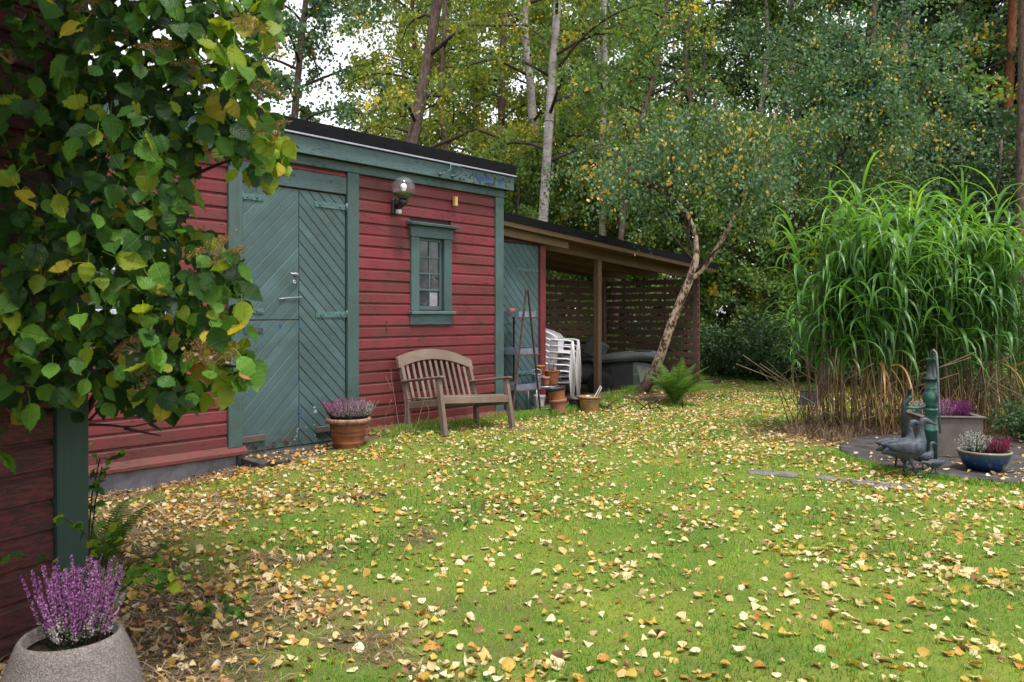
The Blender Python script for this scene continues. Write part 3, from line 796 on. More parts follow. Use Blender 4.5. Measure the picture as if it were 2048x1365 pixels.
# heather: tufts of upright sprigs
HEATH = {}
for nm, st in {'purple': [(0, (.22, .065, .22)), (.5, (.33, .12, .34)), (1, (.48, .27, .47))], 'pink': [(0, (.28, .09, .24)), (.6, (.40, .18, .36)), (1, (.52, .36, .46))],
               'violet': [(0, (.16, .015, .17)), (1, (.30, .05, .30))], 'white': [(0, (.32, .36, .34)), (1, (.54, .57, .55))],
               'crimson': [(0, (.17, .012, .05)), (1, (.33, .04, .13))], 'greypink': [(0, (.38, .28, .34)), (1, (.55, .48, .5))]}.items():
    HEATH[nm] = leaf_mat('heather_' + nm, st, .2, .1, .8)
M['heather_green'] = leaf_mat('heather_green', [(0, (.012, .03, .012)), (1, (.05, .085, .03))], .2, .1, .7)
def quads(C, S, rng, n_up=.0, aspect=.8):
    """random little rhombic faces"""
    N = len(C); a = rng.normal(size=(N, 3)); a /= np.linalg.norm(a, axis=1, keepdims=True)
    b = rng.normal(size=(N, 3)); b -= (a * b).sum(1, keepdims=True) * a; b /= np.linalg.norm(b, axis=1, keepdims=True)
    S = np.asarray(S).reshape(-1, 1)
    V = np.stack([C - a * S * .5, C + b * S * .5 * aspect, C + a * S * .5, C - b * S * .5 * aspect], 1).reshape(-1, 3)
    return V, np.arange(4 * N).reshape(-1, 4)
def heather(label, loc, rx, ry, h, n, colour, group=None, spread=.5, seed=1, florets=46, fsize=.0085, rz_=0.0, low=.28, colour2=None, pale=.62):
    rng = np.random.default_rng(seed)
    t = thing('heather_plant', label, 'plant', loc, rz_, group)
    a = rng.uniform(0, 6.283, n); rr = np.sqrt(rng.uniform(0, 1, n))
    base = np.stack([np.cos(a) * rr * rx * .55, np.sin(a) * rr * ry * .55, np.zeros(n)], 1)
    L = h * rng.uniform(.72, 1.12, n) * (1 - .18 * rr)
    tip = base + np.stack([np.cos(a) * rr * rx * spread + rng.normal(0, .012, n), np.sin(a) * rr * ry * spread + rng.normal(0, .012, n), L], 1)
    def along(count, s0, s1, rad):
        s = rng.uniform(s0, s1, (n, count)); bend = np.sin(s * 3.1) * .0
        P = base[:, None] + (tip - base)[:, None] * s[..., None]
        P[..., 2] -= (L[:, None] * .10) * (1 - s) * s * 2 * rr[:, None]
        o = rng.normal(size=(n, count, 3)); o /= np.linalg.norm(o, axis=2, keepdims=True)
        P = P + o * (rad * (1.15 - s * .75))[..., None] if np.ndim(rad * s) else P
        return P.reshape(-1, 3), s.ravel()
    P, s = along(florets, low, 1.0, .0085)
    sprig = np.repeat(rng.uniform(0, 1, n), florets)
    V, F = quads(P, fsize * rng.uniform(.7, 1.2, len(P)), rng)
    tint = np.clip(.5 * sprig + .5 * rng.uniform(0, 1, len(P)), 0, 1)
    cols = [HEATH[colour]] + ([HEATH[colour2]] if colour2 else [])
    mi = (s < pale * (.6 + .8 * sprig)).astype(int) if colour2 else np.zeros(len(F), int)
    o = npmesh('flowers', V, F, cols, t, {'tint': np.repeat(tint, 4)}, matidx=mi); o['kind'] = 'stuff'
    P, s = along(26, .0, low + .25, .014 * h / .16)
    V, F = quads(P, .012, rng, aspect=.25)
    o = npmesh('foliage', V, F, M['heather_green'], t, {'tint': np.repeat(rng.uniform(0, 1, len(P)), 4)}); o['kind'] = 'stuff'
    st = MB()
    for i in range(0, n): st.loft([base[i], (base[i] + tip[i]) / 2, tip[i]], [.0022, .0018, .001], 3, cap=False)
    o = st.build('stems', M['twig_dark'], t); o['kind'] = 'stuff'
    return t

# terracotta pot by the doors
p0 = ground(697, 893); p0.z = -.035
pt = pot('terracotta_pot', 'large ribbed terracotta pot with thick limed rim standing by the green doors', 'pot', p0, .20, .135, .315, 'terracotta', .022, .055, rings=(.075, .16), rim_mat='terracotta_rim')
heather('pink heather in the middle of the ribbed terracotta pot', p0 + Vector((-.01, -.05, .30)), .18, .15, .215, 170, 'pink', seed=2, spread=.75, colour2='greypink')
heather('white heather at the right side of the ribbed terracotta pot', p0 + Vector((.12, .03, .30)), .11, .13, .185, 80, 'white', seed=3, spread=.9)
heather('dark crimson heather at the left side of the ribbed terracotta pot', p0 + Vector((-.14, .04, .30)), .08, .10, .185, 46, 'crimson', seed=4, spread=.9)

# near planter with purple heather
pp = Vector(((142 - CX) / FPX * 2.75, 2.75, -.05))
pl = thing('concrete_planter', 'rounded exposed-aggregate concrete planter at the corner of the red house', 'planter', pp)
MB().lathe([(.215, 0), (.229, .015), (.226, .05), (.216, .10), (.20, .155), (.178, .21), (.164, .243), (.152, .256), (.143, .248), (.14, .20)], 56).build('body', M['aggregate'], pl)
MB().lathe([(.144, .212), (.08, .222), (0, .224)], 30).build('soil', M['earth'], pl)
heather('tall purple heather growing in the rounded concrete planter', pp + Vector((.015, .01, .215)), .155, .125, .29, 95, 'purple', seed=5, spread=.52, florets=140, fsize=.0075, low=.22, colour2='greypink', pale=.42)

# ------------------------------------------------------------------ tray stand in front of the closet door
st = thing('tray_stand', 'rusty A-frame stand with three zinc trays in front of the green closet door', 'stand', M=SHED_M)
for t0, t1 in ((3.63, 3.935), (4.235, 3.965)): MB().beam((t0, -.22, -.08), (t1, -.215, 1.63), .014, .03, .003, up=(0, 1, 0)).build('leg', M['rust_iron'], st)
for t0 in (3.84, 4.10): MB().beam((t0, .14, -.06), (t0, .14, 1.30), .014, .03, .003, up=(0, 1, 0)).build('leg', M['rust_iron'], st)
for z, t0, t1 in ((1.27, 3.80, 4.14), (.79, 3.77, 4.19), (.33, 3.75, 4.24)):
    b = MB(); y0, y1 = -.205, .13
    b.box(t0, t1, y0, y1, z, z + .006); b.box(t0, t1, y0, y0 + .006, z + .007, z + .075); b.box(t0, t1, y1 - .006, y1, z + .007, z + .075)
    b.box(t0, t0 + .006, y0 + .007, y1 - .007, z + .007, z + .075); b.box(t1 - .006, t1, y0 + .007, y1 - .007, z + .007, z + .075); b.build('tray', M['zinc'], st)
    MB().beam((t0 - .01, y0 - .012, z - .008), (t1 + .01, y0 - .012, z - .008), .014, .02, .002).build('rail', M['rust_iron'], st)
def small_pot(label, loc, r, h, mat='terracotta_pale', **kw): return pot('flower_pot', label, 'pot', loc, r, r * .72, h, mat, .004, h * .25, **kw)
small_pot('small terracotta pot upturned on the top zinc tray', shed_pt(3.92, .02, 1.385), .055, .10, soil=None, tilt=(R(180), 0, 0))

# ------------------------------------------------------------------ stacked white chairs
chair0 = thing('plastic_chair', '', 'chair')
def chair_parts(t):
    b = MB(); nth, nz_ = 17, 5; v = []
    for i in range(nth):
        th = R(-100 + 200 * i / (nth - 1)); top = .57 + .20 * max(0, math.cos(th * .9)) ** .7
        for j in range(nz_):
            z = .40 + (top - .40) * j / (nz_ - 1); r = .235 + .05 * (z - .4) / .3; lean = .12 * (z - .4) / .3
            v.append((r * math.sin(th) * 1.05, r * math.cos(th) * .95 + lean * max(0, math.cos(th)), z))
    f = [(i * nz_ + j, (i + 1) * nz_ + j, (i + 1) * nz_ + j + 1, i * nz_ + j + 1) for i in range(nth - 1) for j in range(nz_ - 1)]
    b.add(v, f, 0, True)
    v2 = [tuple(Vector(p) * 1.0 + Vector((p[0] * .04, p[1] * .04, 0))) for p in v]; b.add(v2, [q[::-1] for q in f], 0, True)
    tops = [v[i * nz_ + nz_ - 1] for i in range(nth)]
    b.loft(tops, .012, 6); b.build('backrest', M['white_plastic'], t)
    b = MB(); b.lathe([(0, .395), (.20, .392), (.245, .40), (.25, .385), (.0, .38)], 24); b.box(-.22, .22, -.25, .0, .378, .398, .01); b.build('seat', M['white_plastic'], t)
    for s in (-1, 1):
        a = MB(); p = [(s * .285, .06, .575), (s * .30, -.08, .568), (s * .305, -.20, .565), (s * .295, -.265, .55)]
        a.loft(p, [(.032, .012)] * 3 + [(.03, .014)], 8); a.build('armrest', M['white_plastic'], t)
        l = MB(); l.loft([(s * .295, -.262, .555), (s * .30, -.275, .40), (s * .315, -.30, .0)], [(.03, .022), (.034, .026), (.02, .018)], 8); l.build('leg', M['white_plastic'], t)
        l = MB(); l.loft([(s * .24, .20, .55), (s * .255, .25, .38), (s * .275, .30, .0)], [(.03, .02), (.034, .024), (.02, .018)], 8); l.build('leg', M['white_plastic'], t)
chair_parts(chair0)
cpos = px(1112, 800, 11.75); face = math.atan2(-.22, .97) + R(90)
for i in range(6):
    o = chair0 if i == 0 else copy_tree(chair0)
    o.location = (cpos.x + .006 * i, cpos.y - .005 * i, -.06 + i * .088); o.rotation_euler = (0, 0, face); o.scale = (.96, .96, .98)
    tag(o, ['white plastic garden chair at the bottom of its stack', 'white plastic garden chair second from the bottom of its stack', 'white plastic garden chair third from the bottom of its stack',
            'white plastic garden chair third from the top of its stack', 'white plastic garden chair second from the top of its stack', 'white plastic garden chair on top of the stack'][i], 'chair', 'stack of white plastic chairs')

# ------------------------------------------------------------------ wire rack and its pots
rk = Vector((.46, 10.95, -.03)); ra = SHED_A - R(25)
rack = thing('wire_rack', 'low white wire rack holding pots beside the red closet post', 'rack', rk, ra)
for x in (-.20, .22):
    for y in (-.13, .13): MB().loft([(x, y, -.02), (x, y, .36)], .009, 6).build('leg', M['chrome'], rack)
for z in (.06, .355):
    b = MB(); b.loft([(-.20, -.13, z), (.22, -.13, z)], .007, 6); b.loft([(-.20, .13, z), (.22, .13, z)], .007, 6)
    for i in range(9): b.loft([(-.19 + i * .05, -.13, z), (-.19 + i * .05, .13, z)], .004, 5)
    b.build('shelf', M['chrome'], rack)
RM = Matrix.Translation(rk) @ Matrix.Rotation(ra, 4, 'Z')
on = lambda x, y, z: RM @ Vector((x, y, z))
small_pot('small pale terracotta pot on the wire rack in front of the wide one', on(-.035, -.075, .364), .055, .125, soil=.02)
pot('flower_pot', 'wide brown terracotta pot with bare twigs on the wire rack', 'pot', on(.115, .03, .364), .105, .075, .20, 'terracotta', .004, .02)
b = MB(); rt = random.Random(5)
for i in range(14):
    a, s = rt.uniform(0, 6.28), rt.uniform(.02, .10); x0, y0 = .02 * math.cos(a), .02 * math.sin(a)
    b.loft([(x0, y0, 0), (x0 + s * math.cos(a) * .5, y0 + s * math.sin(a) * .5, .12), (x0 + s * math.cos(a) + rt.gauss(0, .03), y0 + s * math.sin(a), rt.uniform(.2, .34))], [.003, .002, .001], 4)
o = b.build('dead_plant', M['twig']); o.location = on(.10, .03, .53); tag(o, 'bare dead twigs in the wide pot on the wire rack', 'plant')
small_pot('terracotta pot at the back of the wire rack holding another pot', on(-.04, .09, .364), .075, .14, 'terracotta')
small_pot('orange terracotta pot stacked on another pot on the wire rack', on(-.04, .09, .505), .06, .13, 'terracotta', soil=.02)
bk = thing('wire_basket', 'small grey woven basket with a handle on the wire rack', 'basket', on(-.16, -.05, .364))
bm = MB(); bm.lathe([(.05, 0), (.068, .17)], 18, smooth=False)
for i in range(7): bm.lathe([(.0535 + .0026 * i, .02 + i * .023 - .006), (.058 + .0026 * i, .02 + i * .023), (.0535 + .0026 * i, .02 + i * .023 + .006)], 18)
bm.build('body', M['zinc'], bk)
MB().loft([(-.065, 0, .165), (-.055, 0, .215), (0, 0, .24), (.055, 0, .215), (.065, 0, .165)], .005, 6).build('handle', M['chrome'], bk)
small_pot('white plastic pot on the lower shelf of the wire rack', on(-.10, .0, .068), .085, .17, 'white_plastic')
gp = Vector((.62, 10.55, -.01))
ti = (R(0), R(-6), 0)
pot('flower_pot', 'pale terracotta pot on the ground under another pot before the rack', 'pot', gp, .115, .085, .20, 'terracotta_pale', .006, .05, tilt=ti, soil=.05)
pot('flower_pot', 'tall terracotta pot with a black rim nested in a pale one', 'pot', gp + Vector((-.016, 0, .145)), .125, .098, .215, 'terracotta', .006, .045, tilt=(R(0), R(-9), 0), soil=.03, rim_mat='black_plastic')
yp = ground(1181, 827)
pot('glazed_pot', 'ochre glazed round pot holding rubble beside the white chairs', 'pot', yp + Vector((0, .15, -.02)), .145, .115, .235, 'glaze', .012, .03, soil=.03, soil_mat='terracotta')
b = MB(); b.beam((0, 0, 0), (.10, 0, .18), .035, .012, .003); b.beam((.04, .03, 0), (.12, .03, .16), .03, .012, .003)
o = b.build('white_handles', M['white_plastic']); o.location = yp + Vector((.05, .15, .17)); tag(o, 'white plastic handles sticking out of the ochre glazed pot', 'tool')
pot('flower_pot', 'dark plastic pot behind the ochre glazed pot', 'pot', yp + Vector((-.17, .35, -.02)), .10, .08, .19, 'black_plastic', .004, .03)
b = MB(); b.prism([(0, 0), (.12, 0), (.02, .11)], 0, .02, .003); o = b.build('pot_shard', M['terracotta']); o.location = shed_pt(4.86, .05, -.05); o.rotation_euler = (R(-12), 0, R(10))
tag(o, 'broken terracotta shard leaning at the red closet post', 'shard')

# ------------------------------------------------------------------ ride-on mower under the lean-to
mo = thing('ride_on_mower', 'dark ride-on mower with a grey grass collector parked under the lean-to', 'mower', (1.72, 13.15, -.03), R(-14))
def taper_box(mb, zs, sx, sy, cx=0.0, cy=0.0, n=6, pw=4.0, shx=0.0):
    """stacked superellipse rings"""
    N = 24; v = []
    for q, z in enumerate(zs):
        for i in range(N):
            a = 2 * math.pi * i / N; ca, sa = math.cos(a), math.sin(a)
            v.append((cx + shx * q + sx[q] * math.copysign(abs(ca) ** (2 / pw), ca), cy + sy[q] * math.copysign(abs(sa) ** (2 / pw), sa), z))
    f = [(q * N + i, q * N + (i + 1) % N, (q + 1) * N + (i + 1) % N, (q + 1) * N + i) for q in range(len(zs) - 1) for i in range(N)]
    f += [tuple(range(N))[::-1], tuple((len(zs) - 1) * N + i for i in range(N))]
    mb.add(v, f, 0, True)
def cbox(mb, secs):
    """box lofted through rectangles (x, half depth, z low, z high) with cut corners"""
    v = []
    for x, w, z0, z1 in secs:
        c = .05; v += [(x, -w, z0 + c), (x, -w, z1 - c), (x, -w + c, z1), (x, w - c, z1), (x, w, z1 - c), (x, w, z0 + c), (x, w - c, z0), (x, -w + c, z0)]
    f = [(q * 8 + i, q * 8 + (i + 1) % 8, q * 8 + 8 + (i + 1) % 8, q * 8 + 8 + i) for q in range(len(secs) - 1) for i in range(8)]
    mb.add(v, f + [tuple(range(8))[::-1], tuple((len(secs) - 1) * 8 + i for i in range(8))])
b = MB(); cbox(b, [(-.32, .30, .16, .50), (-.05, .35, .10, .55), (.30, .36, .09, .585)]); b.build('grass_collector', M['black_plastic'], mo)
b = MB(); cbox(b, [(.302, .355, .095, .58), (.50, .34, .12, .56), (.66, .28, .24, .50)]); b.build('collector_end', M['grey_plastic'], mo)
b = MB(); cbox(b, [(-.36, .33, .53, .63), (-.10, .38, .565, .70), (.35, .39, .60, .735), (.60, .37, .60, .73), (.68, .33, .58, .69)]); b.build('collector_lid', M['grey_plastic'], mo)
b = MB(); b.box(.30, .56, -.2, .2, .737, .752, .006); b.build('lid_handle', M['black_plastic'], mo)
b = MB(); b.add([(.36, -.359, .52), (.50, -.345, .50), (.645, -.292, .45), (.60, -.30, .27), (.50, -.344, .20), (.42, -.352, .24)], [(0, 5, 4, 3, 2, 1)]); b.build('side_panel', M['grey_plastic_pale'], mo)
b = MB(); taper_box(b, [.20, .30, .50, .54], [.62, .64, .60, .5], [.27, .30, .28, .2], -.75, 0); b.build('body', M['black_plastic'], mo)
b = MB(); b.beam((-.42, 0, .62), (-.27, 0, .90), .36, .06, .025, up=(0, 1, 0)); b.build('seat', M['grey_plastic'], mo)
b = MB(); taper_box(b, [.55, .60, .64], [.2, .22, .2], [.2, .21, .19], -.42, 0); b.build('seat_cushion', M['black_plastic'], mo)
for x, y, r in ((-.22, -.34, .21), (-.22, .34, .21), (-1.15, -.30, .16), (-1.15, .30, .16)):
    MW = Matrix.Translation((x, y, r)) @ Matrix.Rotation(R(90), 4, 'X')
    w = MB(); w.lathe([(r * .55, -.07), (r * .9, -.075), (r, -.05), (r, .05), (r * .9, .075), (r * .55, .07)], 24, M=MW); w = w.build('wheel', M['rubber'], mo)
    q = MB(); q.lathe([(0, -.05), (r * .5, -.055), (r * .56, -.07), (r * .56, .07), (r * .5, .055), (0, .05)], 18, M=MW); q.build('rim', M['grey_plastic_pale'], w)
b = MB(); b.loft([(-.95, 0, .54), (-.85, 0, .80)], .02, 8); n = 16
b.loft([(-.84 + .05 * math.sin(6.283 * i / n) * .5, .17 * math.cos(6.283 * i / n), .81 + .17 * math.sin(6.283 * i / n) * .5) for i in range(n + 1)], .013, 6); b.build('steering_wheel', M['black_plastic'], mo)

# ------------------------------------------------------------------ paving, slab, stepping stones
def stone(name, label, poly, z0, z1, mat, bev=.012):
    n = len(poly); ins = inset(poly, bev)
    v = [(x, y, z0) for x, y in poly] + [(x, y, z1 - bev * .7) for x, y in poly] + [(x, y, z1) for x, y in (ins or poly)]
    f = [tuple(2 * n + i for i in range(n))]
    for r_ in (0, 1):
        for i in range(n): f.append((r_ * n + i, r_ * n + (i + 1) % n, (r_ + 1) * n + (i + 1) % n, (r_ + 1) * n + i))
    o = MB().add(v, f).build(name, M[mat]); return tag(o, label, 'paving')
rw = random.Random(3)
disc = [(DISC[0] + DISC[2] * math.cos(6.283 * i / 56) * (1 + rw.uniform(-.004, .004)), DISC[1] + DISC[2] * math.sin(6.283 * i / 56)) for i in range(56)]
stone('well_cover', 'round dark stone well cover under the geese and flower bowl', disc, -.15, .045, 'paving', .01)
lower = [(DISC[0] + (DISC[2] + .55) * math.cos(a), DISC[1] + (DISC[2] + .42) * math.sin(a)) for a in [R(200 + i * 10) for i in range(16)]]
lower = lower[4:] ; lower = [(3.75, 5.92), (4.1, 5.72), (4.6, 5.6), (5.6, 5.55), (6.6, 5.6), (6.6, 7.0), (4.2, 7.0)]
stone('paving_stone', 'flat grey paving below the round well cover', lower, -.2, .004, 'paving', .01)
def pxpoly(pts): return [tuple(ground(u, v)[:2]) for u, v in pts][::-1]
stone('stepping_stone', 'narrow sunken stepping stone beside the round well cover', pxpoly([(1700, 962), (1760, 966), (1840, 975), (1826, 981), (1760, 978), (1705, 969)]), -.1, hz(3.2, 6.2) + .01, 'paver')
stone('stepping_stone', 'short sunken stepping stone half covered by grass', pxpoly([(1628, 953), (1660, 955), (1700, 961), (1696, 967), (1640, 960)]), -.1, hz(2.6, 6.4) + .01, 'paver')
stone('stepping_stone', 'leaf-strewn sunken stepping stone in the open lawn', pxpoly([(1490, 941), (1540, 943), (1600, 950), (1588, 957), (1500, 949)]), -.1, hz(2.0, 6.6) + .01, 'paver')
slab_l = [tuple(shed_pt(t, y, 0)[:2]) for t, y in ((-.02, -.06), (-.05, -.42), (.3, -.52), (.85, -.55), (1.35, -.50), (1.40, -.1), (1.30, -.06))]
stone('door_slab', 'dark flat stone slab in front of the green double doors', slab_l, -.2, -.03, 'paving', .015)

# ------------------------------------------------------------------ hand pump
pb = Vector((838 / FPX * 6.86, 6.86, .045))
pu = thing('hand_pump', 'green cast-iron hand water pump with a long grey handle', 'pump', pb)
MB().lathe([(.05, 0), (.05, .255), (.056, .26), (.056, .275), (.05, .28), (.048, .43), (.056, .435), (.056, .45), (.046, .455)], 20).build('column', M['pump_green'], pu)
MB().lathe([(.046, .455), (.044, .49), (.06, .515), (.068, .55), (.06, .59), (.046, .61), (.05, .62), (.05, .63), (.044, .635), (.044, .69)], 20).build('bulb', M['pump_green'], pu)
MB().lathe([(.044, .69), (.066, .695), (.066, .715), (.042, .72), (.036, .80), (.03, .86), (.036, .865), (.036, .885), (0, .89)], 20).build('head', M['pump_dark'], pu)
b = MB(); b.loft([(-.04, 0, .87), (.04, 0, .87)], .016, 8); b.beam((0, 0, .86), (.0, -.02, .93), .03, .03, .006); b.build('pivot', M['pump_dark'], pu)
MB().loft([(-.01, -.02, .93), (0, -.045, .955), (.012, -.06, .93), (.016, -.075, .80), (.024, -.085, .5), (.03, -.09, .25)], [.011, .012, .011, .0095, .009, .009], 8).build('pump_handle', M['steel_bar'], pu)
ox = (1810 - 1862) / FPX * 6.86
MB().loft([(ox, .02, 0), (ox, .02, .47), (ox + .005, .02, .50), (ox + .05, .02, .54), (ox + .05, .02, .56)], [.022, .022, .026, .026, .024], 10).build('riser_pipe', M['pump_dark'], pu)
MB().lathe([(.017, .56), (.017, .61), (.02, .612), (.02, .62), (0, .622)], 12, (ox + .05, .02, 0)).build('tap', M['pump_dark'], pu)
MB().loft([(ox, .02, .455), (-.03, .01, .455)], .012, 8).build('cross_pipe', M['pump_green'], pu)

# ------------------------------------------------------------------ geese
def goose(name, label, loc, rz_, s, variant=0):
    t = thing(name, label, 'statue', loc, rz_, 'metal goose family'); t.scale = (s, s, s)
    if variant == 0:
        path = [(-.215, 0, .165), (-.17, 0, .18), (-.11, 0, .188), (-.04, 0, .19), (.03, 0, .198), (.085, 0, .228), (.108, 0, .275), (.108, 0, .32), (.103, 0, .36), (.108, 0, .398), (.125, 0, .428), (.15, 0, .43), (.172, 0, .42), (.20, 0, .408), (.238, 0, .392)]
        rad = [(.012, .008), (.035, .03), (.062, .06), (.082, .085), (.085, .09), (.07, .075), (.04, .045), (.027, .03), (.022, .024), (.022, .024), (.026, .028), (.026, .025), (.02, .02), (.018, .011), (.011, .005)]
    else:
        path = [(-.20, 0, .26), (-.17, 0, .235), (-.11, 0, .205), (-.04, 0, .19), (.04, 0, .185), (.10, 0, .20), (.15, 0, .215), (.19, 0, .225), (.225, 0, .23), (.25, 0, .222), (.29, 0, .205)]
        rad = [(.012, .008), (.03, .025), (.06, .055), (.08, .08), (.078, .08), (.055, .055), (.034, .034), (.03, .03), (.032, .03), (.02, .016), (.008, .004)]
    MB().loft(path, rad, 16).build('body', M['pewter'], t)
    for sy in (-1, 1):
        w = MB(); w.loft([(-.205, sy * .03, .235), (-.16, sy * .052, .225), (-.09, sy * .072, .222), (-.01, sy * .083, .215), (.05, sy * .078, .208), (.08, sy * .06, .20)], [(.006, .006), (.014, .03), (.018, .045), (.018, .052), (.015, .04), (.006, .012)], 10); w.build('wing', M['pewter'], t)
        l = MB(); fx = .015 + (.03 if sy < 0 else -.03); l.loft([(0, sy * .04, .13), (.0, sy * .04, .10), (fx * .6, sy * .042, .05), (fx, sy * .042, .008)], [.026, .015, .010, .010], 8)
        l.add([(fx - .02, sy * .042, .0), (fx + .06, sy * .042 - .028, .002), (fx + .068, sy * .042, .004), (fx + .06, sy * .042 + .028, .002), (fx, sy * .042, .016)], [(0, 1, 4), (1, 2, 4), (2, 3, 4), (3, 0, 4), (0, 3, 2, 1)]); l.build('leg', M['pewter'], t)
    return t
def at_disc(u, v):
    Y = (EYE - .045) * FPX / (v - HORIZON); return Vector(((u - CX) / FPX * Y, Y, .046))
goose('goose_statue', 'larger bluish metal goose statue standing before the pump looking away', at_disc(1816, 947), R(2), .97)
goose('goose_statue', 'bluish metal goose statue half hidden behind the front goose', at_disc(1798, 936), R(0), .87)
goose('gosling_statue', 'small metal gosling statue with its head held high', at_disc(1850, 940), R(10), .50)
goose('gosling_statue', 'smallest metal gosling statue with its neck stretched low', at_disc(1868, 949), R(186), .42, 1)

# ------------------------------------------------------------------ trough and bowl with heather
tp = at_disc(1915, 921)
tr = thing('concrete_trough', 'square stained concrete trough behind the blue bowl', 'planter', tp + Vector((.06, .36, 0)), R(-7))
b = MB(); w_, d_, h_ = .255, .22, .345
for x0, x1, y0, y1 in ((-w_, w_, -d_, -d_ + .03), (-w_, w_, d_ - .03, d_), (-w_, -w_ + .03, -d_ + .031, d_ - .031), (w_ - .03, w_, -d_ + .031, d_ - .031)): b.box(x0, x1, y0, y1, 0, h_, .005)
b.build('body', M['trough'], tr)
b = MB()
for x0, x1, y0, y1 in ((-w_ - .02, w_ + .02, -d_ - .02, -d_ + .03), (-w_ - .02, w_ + .02, d_ - .03, d_ + .02), (-w_ - .02, -w_ + .03, -d_ + .031, d_ - .031), (w_ - .03, w_ + .02, -d_ + .031, d_ - .031)): b.box(x0, x1, y0, y1, h_ + .001, h_ + .016, .004)
b.build('rim', M['trough'], tr)
MB().box(-w_ + .031, w_ - .031, -d_ + .031, d_ - .031, .02, h_ - .02).build('soil', M['earth'], tr)
T0 = tp + Vector((.06, .36, h_ - .03))
heather('pale white heather at the pump end of the concrete trough', T0 + Vector((-.2, .0, 0)), .07, .12, .17, 50, 'white', seed=11, spread=.7, florets=34)
heather('pink heather in the middle of the concrete trough', T0 + Vector((-.06, -.03, 0)), .15, .13, .18, 110, 'pink', seed=12, spread=.6, florets=40)
heather('deep violet heather at the far end of the concrete trough', T0 + Vector((.14, -.02, 0)), .10, .13, .18, 80, 'violet', seed=13, spread=.6, florets=40)
bp = at_disc(1980, 944)
bw = thing('blue_bowl', 'wide blue glazed stoneware bowl planted with heather', 'bowl', bp + Vector((0, .08, 0)))
MB().lathe([(.10, 0), (.118, .004), (.15, .04), (.178, .09), (.188, .125), (.198, .145), (.20, .158), (.19, .162), (.178, .15), (.17, .12)], 40).build('body', M['blue_glaze'], bw)
MB().lathe([(.176, .128), (.1, .138), (0, .14)], 28).build('soil', M['earth'], bw)
heather('silvery white heather in the blue glazed bowl', bp + Vector((-.085, .09, .135)), .105, .12, .17, 80, 'white', seed=14, spread=.85, florets=36)
heather('crimson heather in the blue glazed bowl', bp + Vector((.065, .06, .135)), .125, .12, .145, 100, 'crimson', seed=15, spread=.75, florets=36)
# terracotta trough seen through the tall grass, dark box on the lawn
q = px(1910, 790, 10.4)
tt = thing('terracotta_trough', 'long terracotta trough behind the tall grass', 'planter', (q.x, q.y, hz(q.x, q.y) - .01), R(8))
b = MB(); b.box(-.22, .22, -.11, .11, 0, .17, .012); b.build('body', M['terracotta'], tt)
MB().box(-.235, .235, -.125, .125, .171, .21, .01).build('rim', M['terracotta'], tt)
q = ground(1622, 812)
bx = thing('dark_box', 'dark blue-grey plastic box with sloping sides standing on the lawn by the tall grass', 'box', (q.x, q.y, q.z - .01), R(-24))
b = MB(); v = [(-.16, -.12, 0), (.16, -.12, 0), (.16, .12, 0), (-.16, .12, 0), (-.135, -.085, .22), (.135, -.085, .22), (.135, .10, .22), (-.135, .10, .22)]
b.add(v, [(0, 3, 2, 1), (0, 1, 5, 4), (1, 2, 6, 5), (2, 3, 7, 6), (3, 0, 4, 7), (4, 5, 6, 7)]); b.build('body', plain('slate_plastic', (.035, .04, .055), .2, 6, .5), bx)
MB().box(-.14, .14, -.09, .105, .221, .235, .006).build('lid', M['black_plastic'], bx)
b = MB(); b.lathe([(.17, 0), (.15, .04), (.13, .10), (.11, .105), (.07, .08), (0, .085)], 16, wob=.12); o = b.build('tree_stump', M['stump']); q = ground(1426, 768); o.location = q - Vector((0, 0, .01))
tag(o, 'low rotten tree stump at the edge of the lawn', 'stump')

# ------------------------------------------------------------------ grass
def inside_things(x, y, margin=.0):
    t, dd = shed_local(x, y); ht, hd = house_local(x, y)
    bad = (t > -3.1) & (t < 3.75) & (dd > -.02 - margin)
    bad |= (t >= 3.75) & (t < 9.3) & (dd > .1)
    bad |= (t > -.08) & (t < 1.42) & (dd > -.56) & (dd < 0)
    bad |= (ht < .05) & (hd > -.05)
    bad |= np.hypot(x - DISC[0], y - DISC[1]) < DISC[2] + margin
    return bad
rng = np.random.default_rng(21)
GRASS = [(0, (.05, .12, .018)), (.3, (.095, .255, .03)), (.55, (.165, .35, .04)), (.75, (.28, .36, .06)), (.9, (.30, .26, .11)), (1, (.34, .27, .15))]
M['grass'] = leaf_mat('grass_blade', GRASS, .3, .2, .55)
def blades(x, y, hgt, width, lean, tint, seed=0):
    r = np.random.default_rng(seed); N = len(x); z = height(x, y) - .004
    a = r.uniform(0, 6.283, N); b_ = r.uniform(0, 6.283, N)
    dx, dy = np.cos(a) * width * .5, np.sin(a) * width * .5
    lx, ly = np.cos(b_) * lean * hgt, np.sin(b_) * lean * hgt
    P = np.stack([x, y, z], 1)
    W = np.stack([dx, dy, np.zeros(N)], 1)
    mid = P + np.stack([lx * .35, ly * .35, hgt * .62], 1); tip = P + np.stack([lx, ly, hgt * np.sqrt(np.clip(1 - .5 * lean ** 2, .2, 1))], 1)
    V = np.stack([P - W, P + W, mid + W * .75, mid - W * .75, tip], 1).reshape(-1, 3)
    i = np.arange(N) * 5
    F = np.concatenate([np.stack([i, i + 1, i + 2], 1), np.stack([i, i + 2, i + 3], 1), np.stack([i + 3, i + 2, i + 4], 1)])
    return V, F, np.repeat(tint, 5)
xs, ys = [], []
